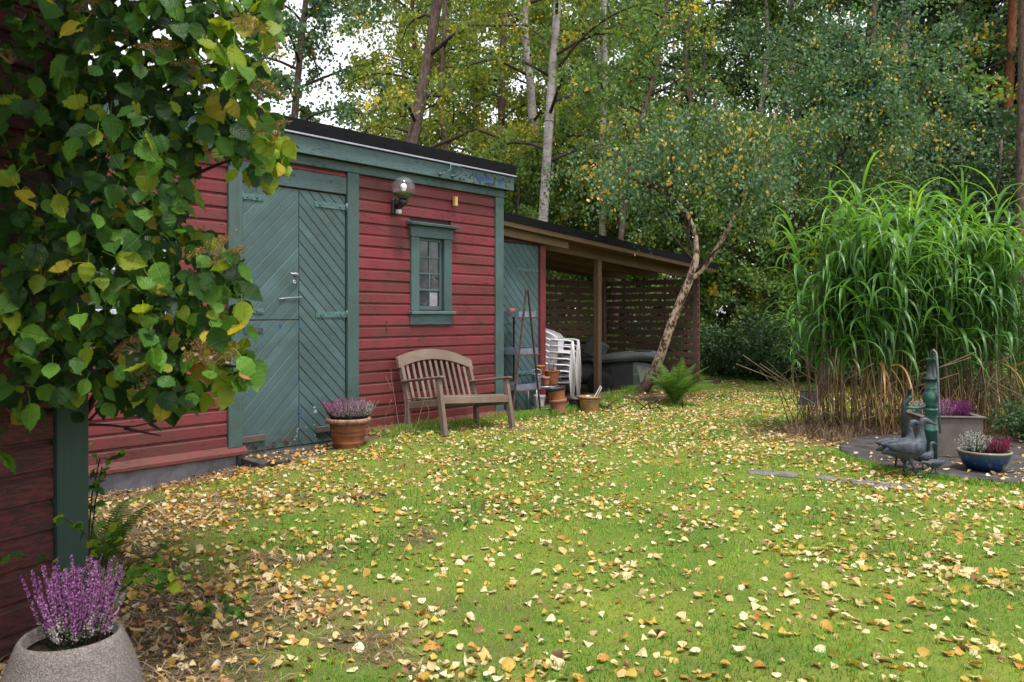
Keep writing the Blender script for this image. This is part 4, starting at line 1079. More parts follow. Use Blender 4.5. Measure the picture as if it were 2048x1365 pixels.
for y0, y1, dens_ in ((2.4, 3.6, 5200), (3.6, 5.0, 3600), (5.0, 7.0, 2200), (7.0, 9.5, 1300), (9.5, 14, 650), (14, 19, 260)):
    w = .74 * y1 + .6; n = int(2 * w * (y1 - y0) * dens_)
    x = rng.uniform(-w, w, n); y = rng.uniform(y0, y1, n); k_ = np.abs(x) < .70 * y + .45
    xs.append(x[k_]); ys.append(y[k_])
x, y = np.concatenate(xs), np.concatenate(ys)
so = soil(x, y); keep = (rng.uniform(0, 1, len(x)) > so * .93) & ~inside_things(x, y)
keep &= rng.uniform(0, 1, len(x)) < .45 + .75 * fbm(x, y, 2.3, 31)
x, y, so = x[keep], y[keep], so[keep]
patch = fbm(x, y, 1.1, 41); fine = fbm(x, y, 7, 44)
tint = np.clip(.42 + 1.5 * (patch - .5) + .5 * (fine - .5) + rng.normal(0, .12, len(x)) + .35 * so, 0, 1)
hg = rng.uniform(.009, .036, len(x)) * (.5 + 1.1 * fine) * (1 + 1.1 * (rng.uniform(0, 1, len(x)) > .985)) * (1 + .05 * np.clip(y - 6, 0, 8))
V, F, T = blades(x, y, hg, .0022 + .00055 * y, rng.uniform(.2, 1.1, len(x)), tint, 5)
tag(npmesh('lawn_grass', V, F, M['grass'], attrs={'tint': T}), 'short mossy green grass covering the lawn', 'grass', kind='stuff')
# longer tufts at walls and edges
tx, ty = [], []
for _ in range(1500):
    m = rng.choice([0, 0, 2, 3, 3])
    if m == 0: p = shed_pt(rng.uniform(1.3, 9.2), -rng.uniform(.08, .5), 0)
    elif m == 1: p = shed_pt(rng.uniform(-2.2, -.1), -rng.uniform(.05, .35), 0)
    elif m == 2:
        a = rng.uniform(R(165), R(300)); q = DISC[2] + rng.uniform(.0, .12); p = Vector((DISC[0] + q * math.cos(a), DISC[1] + q * math.sin(a), 0))
    else: p = Vector((rng.uniform(2.2, 6.5), rng.uniform(13.0, 17.5), 0))
    n = 16; tx.append(rng.normal(p.x, .03, n)); ty.append(rng.normal(p.y, .03, n))
x, y = np.concatenate(tx), np.concatenate(ty)
k_ = ~inside_things(x, y); x, y = x[k_], y[k_]
nd_ = np.hypot(x - DISC[0], y - DISC[1]) < DISC[2] + .35
V, F, T = blades(x, y, rng.uniform(.04, .13, len(x)) * np.where(nd_, .5, 1), .005, rng.uniform(.3, 1.2, len(x)), np.clip(rng.normal(.5, .25, len(x)), 0, 1), 6)
tag(npmesh('grass_tufts', V, F, M['grass'], attrs={'tint': T}), 'longer grass tufts along walls and stone edges', 'grass', kind='stuff')
# dry straw on the bare earth
n = 60000; x = rng.uniform(-4, 3, n); y = rng.uniform(2.3, 9, n); so = soil(x, y)
k_ = (so > .45) & (rng.uniform(0, 1, n) < so) & ~inside_things(x, y) & (np.abs(x) < .7 * y + .3); x, y = x[k_], y[k_]
a = rng.uniform(0, 6.283, len(x)); L = rng.uniform(.03, .12, len(x)); z = height(x, y) + rng.uniform(.002, .02, len(x)); wd = rng.uniform(.0012, .003, len(x))
dirs = np.stack([np.cos(a), np.sin(a), rng.uniform(-.1, .25, len(x))], 1); side = np.stack([-np.sin(a), np.cos(a), np.zeros(len(x))], 1)
P = np.stack([x, y, z], 1); mid = P + dirs * L[:, None] * .5 + np.stack([0 * x, 0 * x, L * .12], 1) + side * (L * rng.normal(0, .12, len(x)))[:, None]; tip = P + dirs * L[:, None]
V = np.stack([P - side * wd[:, None], P + side * wd[:, None], mid + side * wd[:, None], mid - side * wd[:, None], tip], 1).reshape(-1, 3); i = np.arange(len(x)) * 5
F = np.concatenate([np.stack([i, i + 1, i + 2], 1), np.stack([i, i + 2, i + 3], 1), np.stack([i + 3, i + 2, i + 4], 1)])
M['straw'] = leaf_mat('dry_straw', [(0, (.10, .06, .04)), (.5, (.22, .145, .095)), (1, (.40, .30, .21))], .15, .1, .8)
tag(npmesh('dry_straw', V, F, M['straw'], attrs={'tint': np.repeat(rng.uniform(0, 1, len(x)), 5)}), 'dry straw and dead stalks on the bare earth', 'straw', kind='stuff')

# ------------------------------------------------------------------ fallen leaves
def leaf_template(seed, rows=(.02, .40, .48, .40, .27, .13, .0), curl=.25, fold=.12, asym=.0):
    r = random.Random(seed); n = len(rows) - 1; v = []
    for i, w in enumerate(rows):
        s = i / n; yy = s - .5; bend = curl * (s - .5) ** 2 * 2 + r.uniform(-.02, .02)
        w2 = w * r.uniform(.9, 1.1)
        v += [(-w2 * .92, yy, bend + fold * w + r.uniform(-.03, .03)), (0, yy + .02 * w, bend), (w2 * .92, yy, bend + fold * w + r.uniform(-.03, .03))]
    f = []
    for i in range(n):
        for c in (0, 1): a = i * 3 + c; f.append((a, a + 1, a + 4, a + 3))
    return np.array(v, np.float32), f
TPL = [leaf_template(s, curl=c, fold=fo) for s, (c, fo) in enumerate([(.1, .05), (.45, .15), (-.3, .2), (.7, .4), (.2, -.25), (-.2, .5), (.1, .8), (.4, -.12), (.05, -.08), (-.15, .1)])]
FALL = {'cream': [(0, (.46, .33, .14)), (.5, (.55, .43, .23)), (1, (.64, .55, .37))], 'yellow': [(0, (.42, .25, .035)), (1, (.50, .34, .08))],
        'orange': [(0, (.36, .15, .03)), (1, (.44, .22, .06))], 'brown': [(0, (.12, .055, .03)), (1, (.30, .17, .085))]}
FM = {k_: leaf_mat('fallen_' + k_, v_, .15, .3, .5) for k_, v_ in FALL.items()}
FMO = {k_: leaf_mat('fallen_single_' + k_, v_, .15, .3, .5, 'random') for k_, v_ in FALL.items()}
KINDS = ['cream', 'yellow', 'orange', 'brown']
def leaf_density(x, y):
    n = fbm(x, y, 1.7, 61)
    dn = 225 + 80 * ss(4.5, 7.5, y) + 110 * ss(.6, -1.3, x) + 30 * ss(9, 12, y) + 60 * soil(x, y)
    dn = dn * (.10 + 3.4 * n ** 2 * (.30 + 1.1 * vnoise(x, y, 5.5, 63) ** 1.5 + .5 * vnoise(x, y, 17, 67)))
    t, dd = shed_local(x, y)
    return np.where(dd > .2, 12, dn)
n = 260000; yy = np.sqrt(rng.uniform(2.3 ** 2, 17 ** 2, n)); xx = rng.uniform(-.72, .72, n) * yy
area = .72 * (17 ** 2 - 2.3 ** 2)
prob = leaf_density(xx, yy) * area / n
bad = inside_things(xx, yy)
on_disc = np.hypot(xx - DISC[0], yy - DISC[1]) < DISC[2] - .02
t_, d_ = shed_local(xx, yy); on_slab = (t_ > 0) & (t_ < 1.35) & (d_ > -.5) & (d_ < -.08)
in_lean = (t_ > 4.9) & (t_ < 9) & (d_ > 0) & (d_ < 1)
k_ = (rng.uniform(0, 1, n) < prob) & (~bad | (on_disc & (rng.uniform(0, 1, n) < .25)) | on_slab | (in_lean & (rng.uniform(0, 1, n) < .4)))
xx, yy, on_disc, on_slab = xx[k_], yy[k_], on_disc[k_], on_slab[k_]
N = len(xx)
zz = height(xx, yy) + rng.uniform(.002, .02, N); zz = np.where(on_disc, .052, zz); zz = np.where(on_slab, -.022, zz)
left = ss(.5, -2.0, xx)
kr = rng.uniform(0, 1, N); kind = np.where(kr < .58 - .22 * left, 0, np.where(kr < .82 - .14 * left, 1, np.where(kr < .91 - .06 * left, 2, 3)))
size = rng.triangular(.014, .036, .066, N); yaw = rng.uniform(0, 6.283, N); tx_, ty_ = rng.normal(0, .3, N), rng.normal(0, .3, N)
tx_ += np.where(rng.uniform(0, 1, N) < .12, rng.choice([-.9, .9], N), 0); flip = rng.uniform(0, 1, N) < .4; var = rng.integers(0, len(TPL), N); asp = rng.uniform(.8, 1.1, N)
order = np.argsort(np.hypot(xx, yy)); infr = (np.abs(xx) < .63 * yy) & (yy > 2.86)
single = [i for i in order if infr[i]][:300]; smask = np.zeros(N, bool); smask[single] = True
ml = {}
for kd in range(4):
    for vi, (tv, tf) in enumerate(TPL):
        b = MB(); b.add(tv, tf, 0, True); ml[(kd, vi)] = b.mesh('fallen_leaf', FMO[KINDS[kd]])
LL = ['pale cream birch leaf lying on the near lawn', 'clear yellow birch leaf lying on the near lawn', 'orange birch leaf lying on the near lawn', 'dry brown leaf lying on the near lawn']
for i in single:
    o = link(bpy.data.objects.new('fallen_leaf', ml[(int(kind[i]), int(var[i]))]))
    o.location = (xx[i], yy[i], zz[i]); o.rotation_euler = (tx_[i] + (math.pi if flip[i] else 0), ty_[i], yaw[i]); s = float(size[i]); o.scale = (s * asp[i], s, s)
    tag(o, LL[int(kind[i])], 'leaf', 'fallen leaves on the near lawn, ' + KINDS[int(kind[i])])
Vs, Fs, Ts, Ms, off = [], [], [], [], 0
for vi, (tv, tf) in enumerate(TPL):
    idx = np.where((var == vi) & ~smask)[0]; m = len(idx)
    if not m: continue
    P = np.repeat(tv[None], m, 0) * size[idx][:, None, None]; P[..., 0] *= asp[idx][:, None]
    P[flip[idx], :, 2] *= -1
    def rot(P, ang, a, b):
        c, s = np.cos(ang)[:, None], np.sin(ang)[:, None]; A, B = P[..., a].copy(), P[..., b].copy(); P[..., a] = c * A - s * B; P[..., b] = s * A + c * B
    rot(P, tx_[idx], 1, 2); rot(P, ty_[idx], 2, 0); rot(P, yaw[idx], 0, 1)
    P += np.stack([xx[idx], yy[idx], zz[idx]], 1)[:, None]
    f = np.array(tf)[None] + (np.arange(m) * len(tv))[:, None, None] + off
    Vs.append(P.reshape(-1, 3)); Fs.append(f.reshape(-1, 4)); Ms.append(np.repeat(kind[idx], len(tf))); Ts.append(np.repeat(rng.uniform(0, 1, m), len(tv))); off += m * len(tv)
tag(npmesh('leaf_litter', np.concatenate(Vs), np.concatenate(Fs), [FM[k_] for k_ in KINDS], attrs={'tint': np.concatenate(Ts)}, smooth=True, matidx=np.concatenate(Ms)),
    'scattered yellow and cream birch leaves carpeting the lawn', 'leaves', kind='stuff')

# ------------------------------------------------------------------ tree tools
def cards(C, S, rng, hang=.6, aspect=.8):
    """leaf-sized rhombic faces folded on the midrib; hang 0 = any way, 1 = tips straight down"""
    N = len(C); a = rng.normal(size=(N, 3)); a /= np.linalg.norm(a, axis=1, keepdims=True)
    a = a * (1 - hang) + np.array([0, 0, -1.0]) * hang; a /= np.linalg.norm(a, axis=1, keepdims=True)
    b = rng.normal(size=(N, 3)); b -= (a * b).sum(1, keepdims=True) * a; b /= np.linalg.norm(b, axis=1, keepdims=True)
    S = np.asarray(S).reshape(-1, 1); w = b * S * .5 * aspect
    V = np.stack([C - a * S * .5, C - a * S * .08 + w, C + a * S * .5, C - a * S * .08 - w], 1).reshape(-1, 3)
    return V, np.arange(4 * N).reshape(-1, 4)
def polyline(p, n):
    p = np.array([tuple(q) for q in p], float); d = np.r_[0, np.cumsum(np.linalg.norm(np.diff(p, axis=0), axis=1))]
    s = np.linspace(0, d[-1], n); return np.stack([np.interp(s, d, p[:, k]) for k in range(3)], 1)
def smooth_path(p, it=2):
    p = np.array([tuple(q) for q in p], float)
    for _ in range(it):
        q = [p[0]]
        for i in range(len(p) - 1): q += [p[i] * .75 + p[i + 1] * .25, p[i] * .25 + p[i + 1] * .75]
        p = np.array(q + [p[-1]])
    return p
def crown_cloud(rng, limbs, per, spread, droop, s0=.25):
    """points hung in clusters on twigs along the limbs, with a cluster id"""
    out, cid, c0 = [], [], 0
    for lb in limbs:
        lb = np.asarray(lb); nt = max(2, per // 26)
        s = rng.uniform(s0, 1.0, nt) ** .8; idx = s * (len(lb) - 1); i0 = np.minimum(idx.astype(int), len(lb) - 2); fr = (idx - i0)[:, None]
        base = lb[i0] * (1 - fr) + lb[i0 + 1] * fr
        L = np.linalg.norm(lb[-1] - lb[0])
        td = rng.normal(size=(nt, 3)) * [1, 1, .55]; tl = spread * rng.uniform(.35, 1.0, nt)
        td = td / np.linalg.norm(td, axis=1, keepdims=True) * tl[:, None]
        m = max(1, per // nt); u = rng.uniform(0, 1, (nt, m))
        P = base[:, None] + td[:, None] * u[..., None]
        P[..., 2] -= droop * u ** 2 * tl[:, None]
        P += rng.normal(0, .09 * spread + .01, P.shape)
        out.append(P.reshape(-1, 3)); cid.append(np.repeat(np.arange(nt) + c0, m)); c0 += nt
    return np.concatenate(out), np.concatenate(cid)
def leaf_tint(rng, cid, yellow=.06, base=.35, var=.3):
    nc = cid.max() + 1; ct = np.clip(rng.normal(base, var * .6, nc), 0, .78); yel = rng.uniform(0, 1, nc) < yellow
    t = np.clip(ct[cid] + rng.normal(0, var * .4, len(cid)), 0, .8)
    y = (yel[cid] & (rng.uniform(0, 1, len(cid)) < .75)) | (rng.uniform(0, 1, len(cid)) < yellow * .16)
    return np.where(y, rng.uniform(.88, 1, len(cid)), t)
BIRCH = [(0, (.055, .11, .035)), (.4, (.11, .19, .05)), (.8, (.20, .27, .055)), (.86, (.34, .32, .04)), (.93, (.52, .38, .04)), (1, (.58, .36, .05))]
BIRCH_Y = [(0, (.08, .125, .028)), (.4, (.17, .215, .038)), (.8, (.31, .32, .045)), (.86, (.40, .35, .04)), (1, (.56, .40, .05))]
BLUISH = [(0, (.045, .10, .055)), (.4, (.08, .16, .08)), (.8, (.14, .22, .085)), (.87, (.42, .33, .05)), (1, (.60, .38, .08))]
DARK = [(0, (.025, .055, .025)), (.5, (.048, .10, .038)), (1, (.08, .145, .05))]
M['birch_leaf'] = leaf_mat('birch_leaf', BIRCH, .45, .3, .5); M['yellow_leaf'] = leaf_mat('yellowing_leaf', BIRCH_Y, .48, .25, .5)
M['blue_leaf'] = leaf_mat('glossy_birch_leaf', BLUISH, .32, .3, .5); M['dark_leaf'] = leaf_mat('dark_leaf', DARK, .25, .3, .5)
M['needle'] = leaf_mat('spruce_needle', [(0, (.008, .02, .013)), (1, (.028, .05, .03))], .05, .2, .6)
M['pine_needle'] = leaf_mat('pine_needle', [(0, (.012, .03, .018)), (1, (.04, .07, .035))], .1, .2, .6)
k = Mat('birch_bark')
pc = k.coord('Object', (3, 3, 14), 7); pn = k.noise(pc, 2.2, 5, .7); big = k.noise(k.coord('Object', (2.5, 2.5, 2.5), 3), 1.2, 4, .6)
c = k.ramp(big, [(.3, (.16, .13, .115)), (.62, (.36, .325, .31))]); c = k.mix(k.ramp(pn, [(.56, 0.), (.64, 1.)]), c, (.045, .035, .03))
c = k.mix(k.ramp(k.noise(k.coord('Object', (5, 5, 3), 3), 2, 5, .7), [(.57, 0.), (.66, .9)]), c, (.10, .07, .055))
M['birch_bark'] = k.principled(c, .8, .2, k.bump(pn, .5, .02))
k = Mat('peeling_bark')
pc = k.coord('Object', (7, 7, 4), 7); pn = k.noise(pc, 2.6, 6, .72)
c = k.ramp(pn, [(.40, (.045, .03, .022)), (.47, (.13, .075, .05)), (.52, (.40, .29, .22)), (.75, (.56, .45, .37))])
zz_ = k.node('ShaderNodeSeparateXYZ', {0: k.coord('Object')}).outputs[2]
c = k.mix(k.ramp(zz_, [(.25, .93), (.95, 0.)]), c, (.035, .026, .02))
M['peeling_bark'] = k.principled(c, .85, .2, k.bump(pn, .8, .02))
k = Mat('brown_bark')
pn = k.noise(k.coord('Object', (8, 8, 3), 7), 2.5, 6, .7); c = k.ramp(pn, [(.35, (.045, .03, .025)), (.65, (.16, .11, .09))])
M['brown_bark'] = k.principled(c, .9, .15, k.bump(pn, .8, .03))
k = Mat('pine_bark')
pn = k.noise(k.coord('Object', (8, 8, 3), 7), 2.5, 6, .7); c = k.ramp(pn, [(.35, (.08, .03, .018)), (.65, (.27, .10, .05))])
M['pine_bark'] = k.principled(c, .9, .15, k.bump(pn, .8, .03))
M['branch'] = plain('dark_branch', (.05, .032, .026), .3, 10, .9)
M['branch_red'] = plain('red_brown_branch', (.11, .045, .028), .3, 10, .85)

def limbs_round(rng, trunk, z0, z1, n, L0, L1, up=.6, droop=.35):
    """limbs from a trunk polyline (world or local), longer below"""
    tz = trunk[:, 2]; out = []
    for i in range(n):
        f = (i + rng.uniform(0, 1)) / n; z = z0 + (z1 - z0) * f; b = np.array([np.interp(z, tz, trunk[:, k]) for k in range(3)])
        a = i * 2.4 + rng.uniform(-.5, .5); L = (L0 + (L1 - L0) * f) * rng.uniform(.7, 1.2)
        d = np.array([math.cos(a), math.sin(a), 0]); s = np.linspace(0, 1, 6)[:, None]
        pts = b + d * L * s + np.array([0, 0, 1]) * (L * up * s - L * (up + droop) * .75 * s ** 2.4) + rng.normal(0, .04 * L, (6, 3)) * s
        out.append(pts)
    return out
def tree(name, label, trunk, rad, limbs, leaf, size, per, spread, droop=.5, bark='birch_bark', limb_bark='branch', yellow=.06, base=.35, seed=0, group=None, hang=.45, limb_r=.35, loc=None, s0=.25):
    rng = np.random.default_rng(seed); trunk = np.asarray(trunk, float)
    o0 = trunk[0] if loc is None else np.asarray(loc)
    t = thing(name, label, 'tree', tuple(o0), 0, group)
    tp_ = trunk - o0; m = len(tp_)
    b = MB(); b.loft([tuple(p) for p in tp_], [max(.004, rad[0] + (rad[1] - rad[0]) * (i / (m - 1))) if not isinstance(rad, list) else rad[i] for i in range(m)], 10)
    tr_ = b.build('trunk', M[bark], t)
    if limbs:
        b = MB()
        r_at = (rad[0] if not isinstance(rad, list) else rad[0])
        for lb in limbs:
            L = np.linalg.norm(lb[-1] - lb[0]); r0 = min(r_at * limb_r, .012 + L * .012); nn = len(lb)
            b.loft([tuple(p - o0) for p in lb], [r0 * (1 - .8 * i / (nn - 1)) for i in range(nn)], 5)
        b.build('limbs', M[limb_bark], tr_)['kind'] = 'stuff'
        P, cid = crown_cloud(rng, limbs, per, spread, droop, s0)
        V, F = cards(P - o0, size * rng.uniform(.7, 1.2, len(P)), rng, hang)
        npmesh('crown', V, F, M[leaf], t, {'tint': np.repeat(leaf_tint(rng, cid, yellow, base), 4)})
    return t
def place(proto, x, y, rot, s, label, used=set()):
    o = proto if proto.name not in used else copy_tree(proto); used.add(proto.name)
    o.location = (x, y, hz(x, y) - .1); o.rotation_euler = (0, 0, rot); o.scale = (s, s, s); o['label'] = label; return o

# ------------------------------------------------------------------ named trees of the wood edge
def upath(pts, Y, n=14):
    return smooth_path([px(u, v, Y if np.isscalar(Y) else Y[i]) for i, (u, v) in enumerate(pts)], 2)
rg = np.random.default_rng(77)
def edge_tree(name, label, pts, Y, rad, z0, z1, nl, L0, L1, per, leaf='birch_leaf', size=.075, bark='birch_bark', seed=1, yellow=.08, extra=None, **kw):
    tr_ = upath(pts, Y); lb = limbs_round(np.random.default_rng(seed), tr_, z0, z1, nl, L0, L1, kw.pop('up', .55), kw.pop('ldroop', .35))
    if extra: lb += extra
    return tree(name, label, tr_, rad, lb, leaf, size, per, kw.pop('spread', .8), bark=bark, seed=seed, yellow=yellow, **kw)
edge_tree('birch_tree', 'thin dark birch standing against the white sky behind the shed roof', [(560, 730), (580, 400), (588, 240), (600, 110), (612, 0), (630, -200), (640, -420)], 21, (.13, .04), 4.0, 14, 26, 3.2, 1.8, 900, 'blue_leaf', .11, 'brown_bark', 3, .05, spread=.9)
edge_tree('birch_tree', 'leaning brown-barked birch rising behind the middle of the shed roof', [(760, 750), (800, 430), (822, 300), (850, 150), (876, 0), (905, -180), (930, -420)], 17, (.17, .07), 4.2, 12, 16, 3.0, 1.8, 420, 'yellow_leaf', .085, 'brown_bark', 4, .06)
edge_tree('young_tree', 'thin twisted dark sapling behind the brown-barked birch', [(905, 740), (898, 400), (892, 290), (878, 200), (886, 120), (890, 20), (900, -200)], 23, (.11, .04), 3.0, 10, 12, 2.2, 1.4, 320, 'yellow_leaf', .10, 'brown_bark', 5, .10)
edge_tree('birch_tree', 'grey-white birch with a kinked trunk behind the right half of the shed', [(1085, 735), (1078, 420), (1068, 300), (1062, 170), (1048, 60), (1052, 0), (1075, -200), (1070, -420)], 20, (.14, .05), 4.5, 13, 15, 2.8, 1.6, 400, 'yellow_leaf', .09, 'birch_bark', 6, .06)
branch = smooth_path([px(1118, 135, 15.5), px(1150, 90, 15.3), px(1200, 45, 15.0), px(1262, 12, 14.6), px(1320, 5, 14.4)], 1)
edge_tree('birch_tree', 'tall white birch with black scars directly behind the shed corner', [(1075, 765), (1082, 520), (1088, 410), (1098, 250), (1106, 120), (1116, 0), (1130, -200), (1140, -430)], 15.5, (.105, .06), 4.0, 11, 17, 2.8, 1.6, 460, 'birch_leaf', .08, 'birch_bark', 7, .06, extra=[branch])
edge_tree('birch_tree', 'slim white birch half hidden in leaves beyond the lean-to roof', [(1200, 740), (1204, 520), (1206, 430), (1202, 300), (1212, 150), (1205, 60), (1215, -150), (1210, -400)], 18, (.10, .05), 4.5, 12, 13, 2.6, 1.5, 400, 'birch_leaf', .085, 'birch_bark', 8, .06)
edge_tree('young_tree', 'leaning grey sapling beyond the lean-to roof', [(1225, 745), (1240, 480), (1262, 290), (1290, 220), (1312, 140), (1330, 40), (1350, -120)], 17, (.07, .03), 3.8, 8, 11, 2.2, 1.3, 380, 'birch_leaf', .08, 'brown_bark', 9, .08)
edge_tree('pine_tree', 'slender red-barked pine at the dark edge of the wood', [(2000, 730), (2005, 450), (2012, 300), (2020, 120), (2026, 0), (2035, -300), (2040, -700)], 22, (.16, .08), 9.5, 18, 16, 2.6, 1.4, 300, 'pine_needle', .12, 'pine_bark', 10, .0, up=.3)
edge_tree('pine_tree', 'dark-trunked pine with bare crooked branches at the edge of the wood', [(2036, 760), (2040, 480), (2044, 300), (2048, 0), (2055, -300), (2060, -700)], 16, (.115, .07), 8.0, 14, 14, 2.2, 1.4, 300, 'pine_needle', .11, 'brown_bark', 11, .0, up=.3)

# leaning birch in front of the lean-to
P_ = lambda u, v, Y: np.array(px(u, v, Y))
trunk = smooth_path([P_(1228, 808, 12.1), P_(1262, 802, 12.05), P_(1294, 774, 12.0), P_(1318, 722, 11.95), P_(1342, 650, 11.9), P_(1366, 590, 11.85), P_(1388, 540, 11.8), P_(1394, 500, 11.8), P_(1390, 462, 11.8), P_(1376, 430, 11.8), P_(1345, 395, 11.8), P_(1320, 360, 11.8)], 2)
nT = len(trunk); trad = [float(np.interp(i / (nT - 1), [0, .16, .3, .58, .64, 1], [.08, .095, .072, .057, .038, .015])) for i in range(nT)]
limbB = smooth_path([P_(1386, 556, 11.8), P_(1418, 524, 11.75), P_(1446, 478, 11.7), P_(1470, 432, 11.65), P_(1500, 370, 11.6), P_(1530, 290, 11.6), P_(1560, 200, 11.6)], 2)
hub1, hub2 = P_(1345, 395, 11.8), P_(1478, 415, 11.65)
lr = np.random.default_rng(15); limbs = []
for (u, v, Y), hub in [((1100, 345, 11.4), hub1), ((1150, 290, 11.8), hub1), ((1190, 350, 11.0), hub1), ((1230, 250, 12.2), hub1), ((1270, 300, 11.2), hub1), ((1300, 215, 11.8), hub1), ((1350, 200, 12.3), hub1), ((1360, 290, 10.9), hub1),
        ((1400, 230, 11.5), hub2), ((1450, 210, 12.2), hub2), ((1440, 320, 10.9), hub2), ((1510, 250, 11.2), hub2), ((1560, 280, 11.8), hub2), ((1600, 330, 11.4), hub2), ((1610, 250, 12.2), hub2), ((1550, 370, 11.0), hub2), ((1500, 340, 12.4), hub2), ((1280, 370, 12.2), hub1), ((1220, 390, 11.6), hub1), ((1420, 150, 11.8), hub2), ((1540, 170, 11.6), hub2), ((1330, 255, 10.8), hub1)]:
    e = P_(u, v, Y); mid = (hub + e) / 2 + np.array([0, 0, .22]) + lr.normal(0, .06, 3)
    limbs.append(polyline(smooth_path([hub, mid, e], 2), 8))
tb = tree('birch_tree', 'crooked birch with peeling bark leaning across the end of the lean-to', trunk, trad, limbs, 'blue_leaf', .058, 500, .66, 1.1, 'peeling_bark', 'branch_red', .10, .42, 16, hang=.55, limb_r=.22, s0=.15)
b = MB(); o0 = trunk[0]
b.loft([tuple(p - o0) for p in limbB], [.044 - .035 * i / (len(limbB) - 1) for i in range(len(limbB))], 8); b.build('limb', M['peeling_bark'], tb)
for pts in ([(1392, 545, 11.78), (1420, 512, 11.6), (1448, 488, 11.55), (1460, 462, 11.5)], [(1383, 500, 11.8), (1375, 470, 11.75), (1383, 420, 11.7), (1382, 380, 11.7)], [(1384, 520, 11.75), (1350, 478, 11.6), (1320, 440, 11.5), (1300, 425, 11.5)]):
    b = MB(); w = smooth_path([P_(*q) for q in pts], 1); b.loft([tuple(p - o0) for p in w], [.022 - .015 * i / (len(w) - 1) for i in range(len(w))], 6); b.build('limb', M['branch'], tb)
# birch whose crown hangs behind the tall grass
tr2 = smooth_path([P_(1650, 800, 13.2), P_(1652, 560, 13.2), P_(1660, 400, 13.2), P_(1690, 260, 13.2), P_(1700, 225, 13.2), P_(1735, 205, 13.2), P_(1745, 100, 13.2), P_(1750, -60, 13.2)], 2)
limbs = []; hub = P_(1735, 205, 13.2)
for (u, v, Y) in [(1560, 60, 13), (1620, 130, 12.4), (1690, 50, 12.8), (1770, 90, 12.3), (1850, 140, 12.8), (1925, 110, 13.4), (1945, 200, 12.9), (1870, 265, 12.5), (1800, 310, 12.4), (1660, 260, 12.2), (1600, 320, 12.6), (1700, 370, 12.5), (1550, 190, 12.6), (1905, 40, 13), (1520, 120, 13.6),
                 (1830, 30, 13.5), (1780, 210, 12.0), (1480, 60, 13.4), (1620, 20, 13.8), (1560, 400, 13.0), (1640, 440, 13.0), (1740, 440, 13.2), (1840, 400, 13.4), (1760, -60, 13.2), (1640, -80, 13.2), (1880, -60, 13.2), (1950, 290, 13.4)]:
    e = P_(u, v, Y); mid = (hub + e) / 2 + np.array([0, 0, .3]) + lr.normal(0, .08, 3); limbs.append(polyline(smooth_path([hub, mid, e], 2), 8))
tree('birch_tree', 'broad birch with spreading dark limbs hanging over the tall grass', tr2, (.11, .04), limbs, 'blue_leaf', .062, 820, .75, .9, 'brown_bark', 'branch', .045, .38, 18, hang=.5, limb_r=.3, s0=.1)

# ------------------------------------------------------------------ wood behind: prototypes and copies
def proto_tree(name, H, r, z0, nl, L0, L1, per, leaf, size, seed, group, yellow=.06, base=.35, spread=.9, bark='brown_bark', up=.5, droop=.5):
    rng = np.random.default_rng(seed); z = np.linspace(0, H, 9); wob = np.cumsum(rng.normal(0, .10, (9, 2)), 0); wob[0] = 0
    tr_ = np.stack([wob[:, 0], wob[:, 1], z], 1)
    return tree(name, '', tr_, (r, .03), limbs_round(rng, tr_, z0, H * .98, nl, L0, L1, up), leaf, size, per, spread, droop, bark, seed=seed, yellow=yellow, base=base, group=group, loc=(0, 0, 0))
def region(u): return ', behind the shed roof' if u < 1000 else (', behind the lean-to roof' if u < 1400 else (', between lean-to and tall grass' if u < 1600 else (', behind the tall grass' if u < 1960 else ', beside the pines')))
far = [proto_tree('forest_tree', 17, .16, 1.2, 32, 3.3, 1.5, 360, lf, .14, 100 + i, 'trees in the wood behind the garden', yl, .3, 1.2, bk) for i, (lf, yl, bk) in enumerate([('birch_leaf', .04, 'birch_bark'), ('yellow_leaf', .06, 'brown_bark'), ('dark_leaf', 0, 'brown_bark')])]
fp = random.Random(12); nfar = 0
FL = {0: 'green birch standing in the wood behind the garden', 1: 'yellowing birch standing in the wood behind the garden', 2: 'dark evergreen-looking tree standing in the wood behind the garden'}
for row, Y in enumerate((24, 28, 34, 41)):
    n = 9 + row
    for i in range(n):
        u = (830 if row < 3 else 760) + (2300 - 830) * (i + .5 * (row % 2)) / (n - 1) + fp.uniform(-40, 40)
        kk = (1 if u < 1150 and fp.random() < .7 else (2 if fp.random() < (.15 if u < 1700 else .5) else 0))
        place(far[kk], (u - CX) / FPX * Y, Y + fp.uniform(-1.5, 1.5), fp.uniform(0, 6.28), fp.uniform(.9, 1.2), FL[kk].replace('standing in', ('at the front of', 'a little inside', 'well inside', 'deep in')[row]).replace(' behind the garden', '') + region(u))
low = [proto_tree('understory_tree', 6.0, .05, .3, 26, 1.7, .8, 330, lf, .095, 200 + i, 'young trees at the edge of the wood', yl, .35, .75, 'brown_bark', .6) for i, (lf, yl) in enumerate([('yellow_leaf', .07), ('birch_leaf', .03), ('dark_leaf', 0)])]
UL = {0: 'yellow-green young tree at the edge of the wood', 1: 'green young tree at the edge of the wood', 2: 'dark leafy young tree at the edge of the wood'}
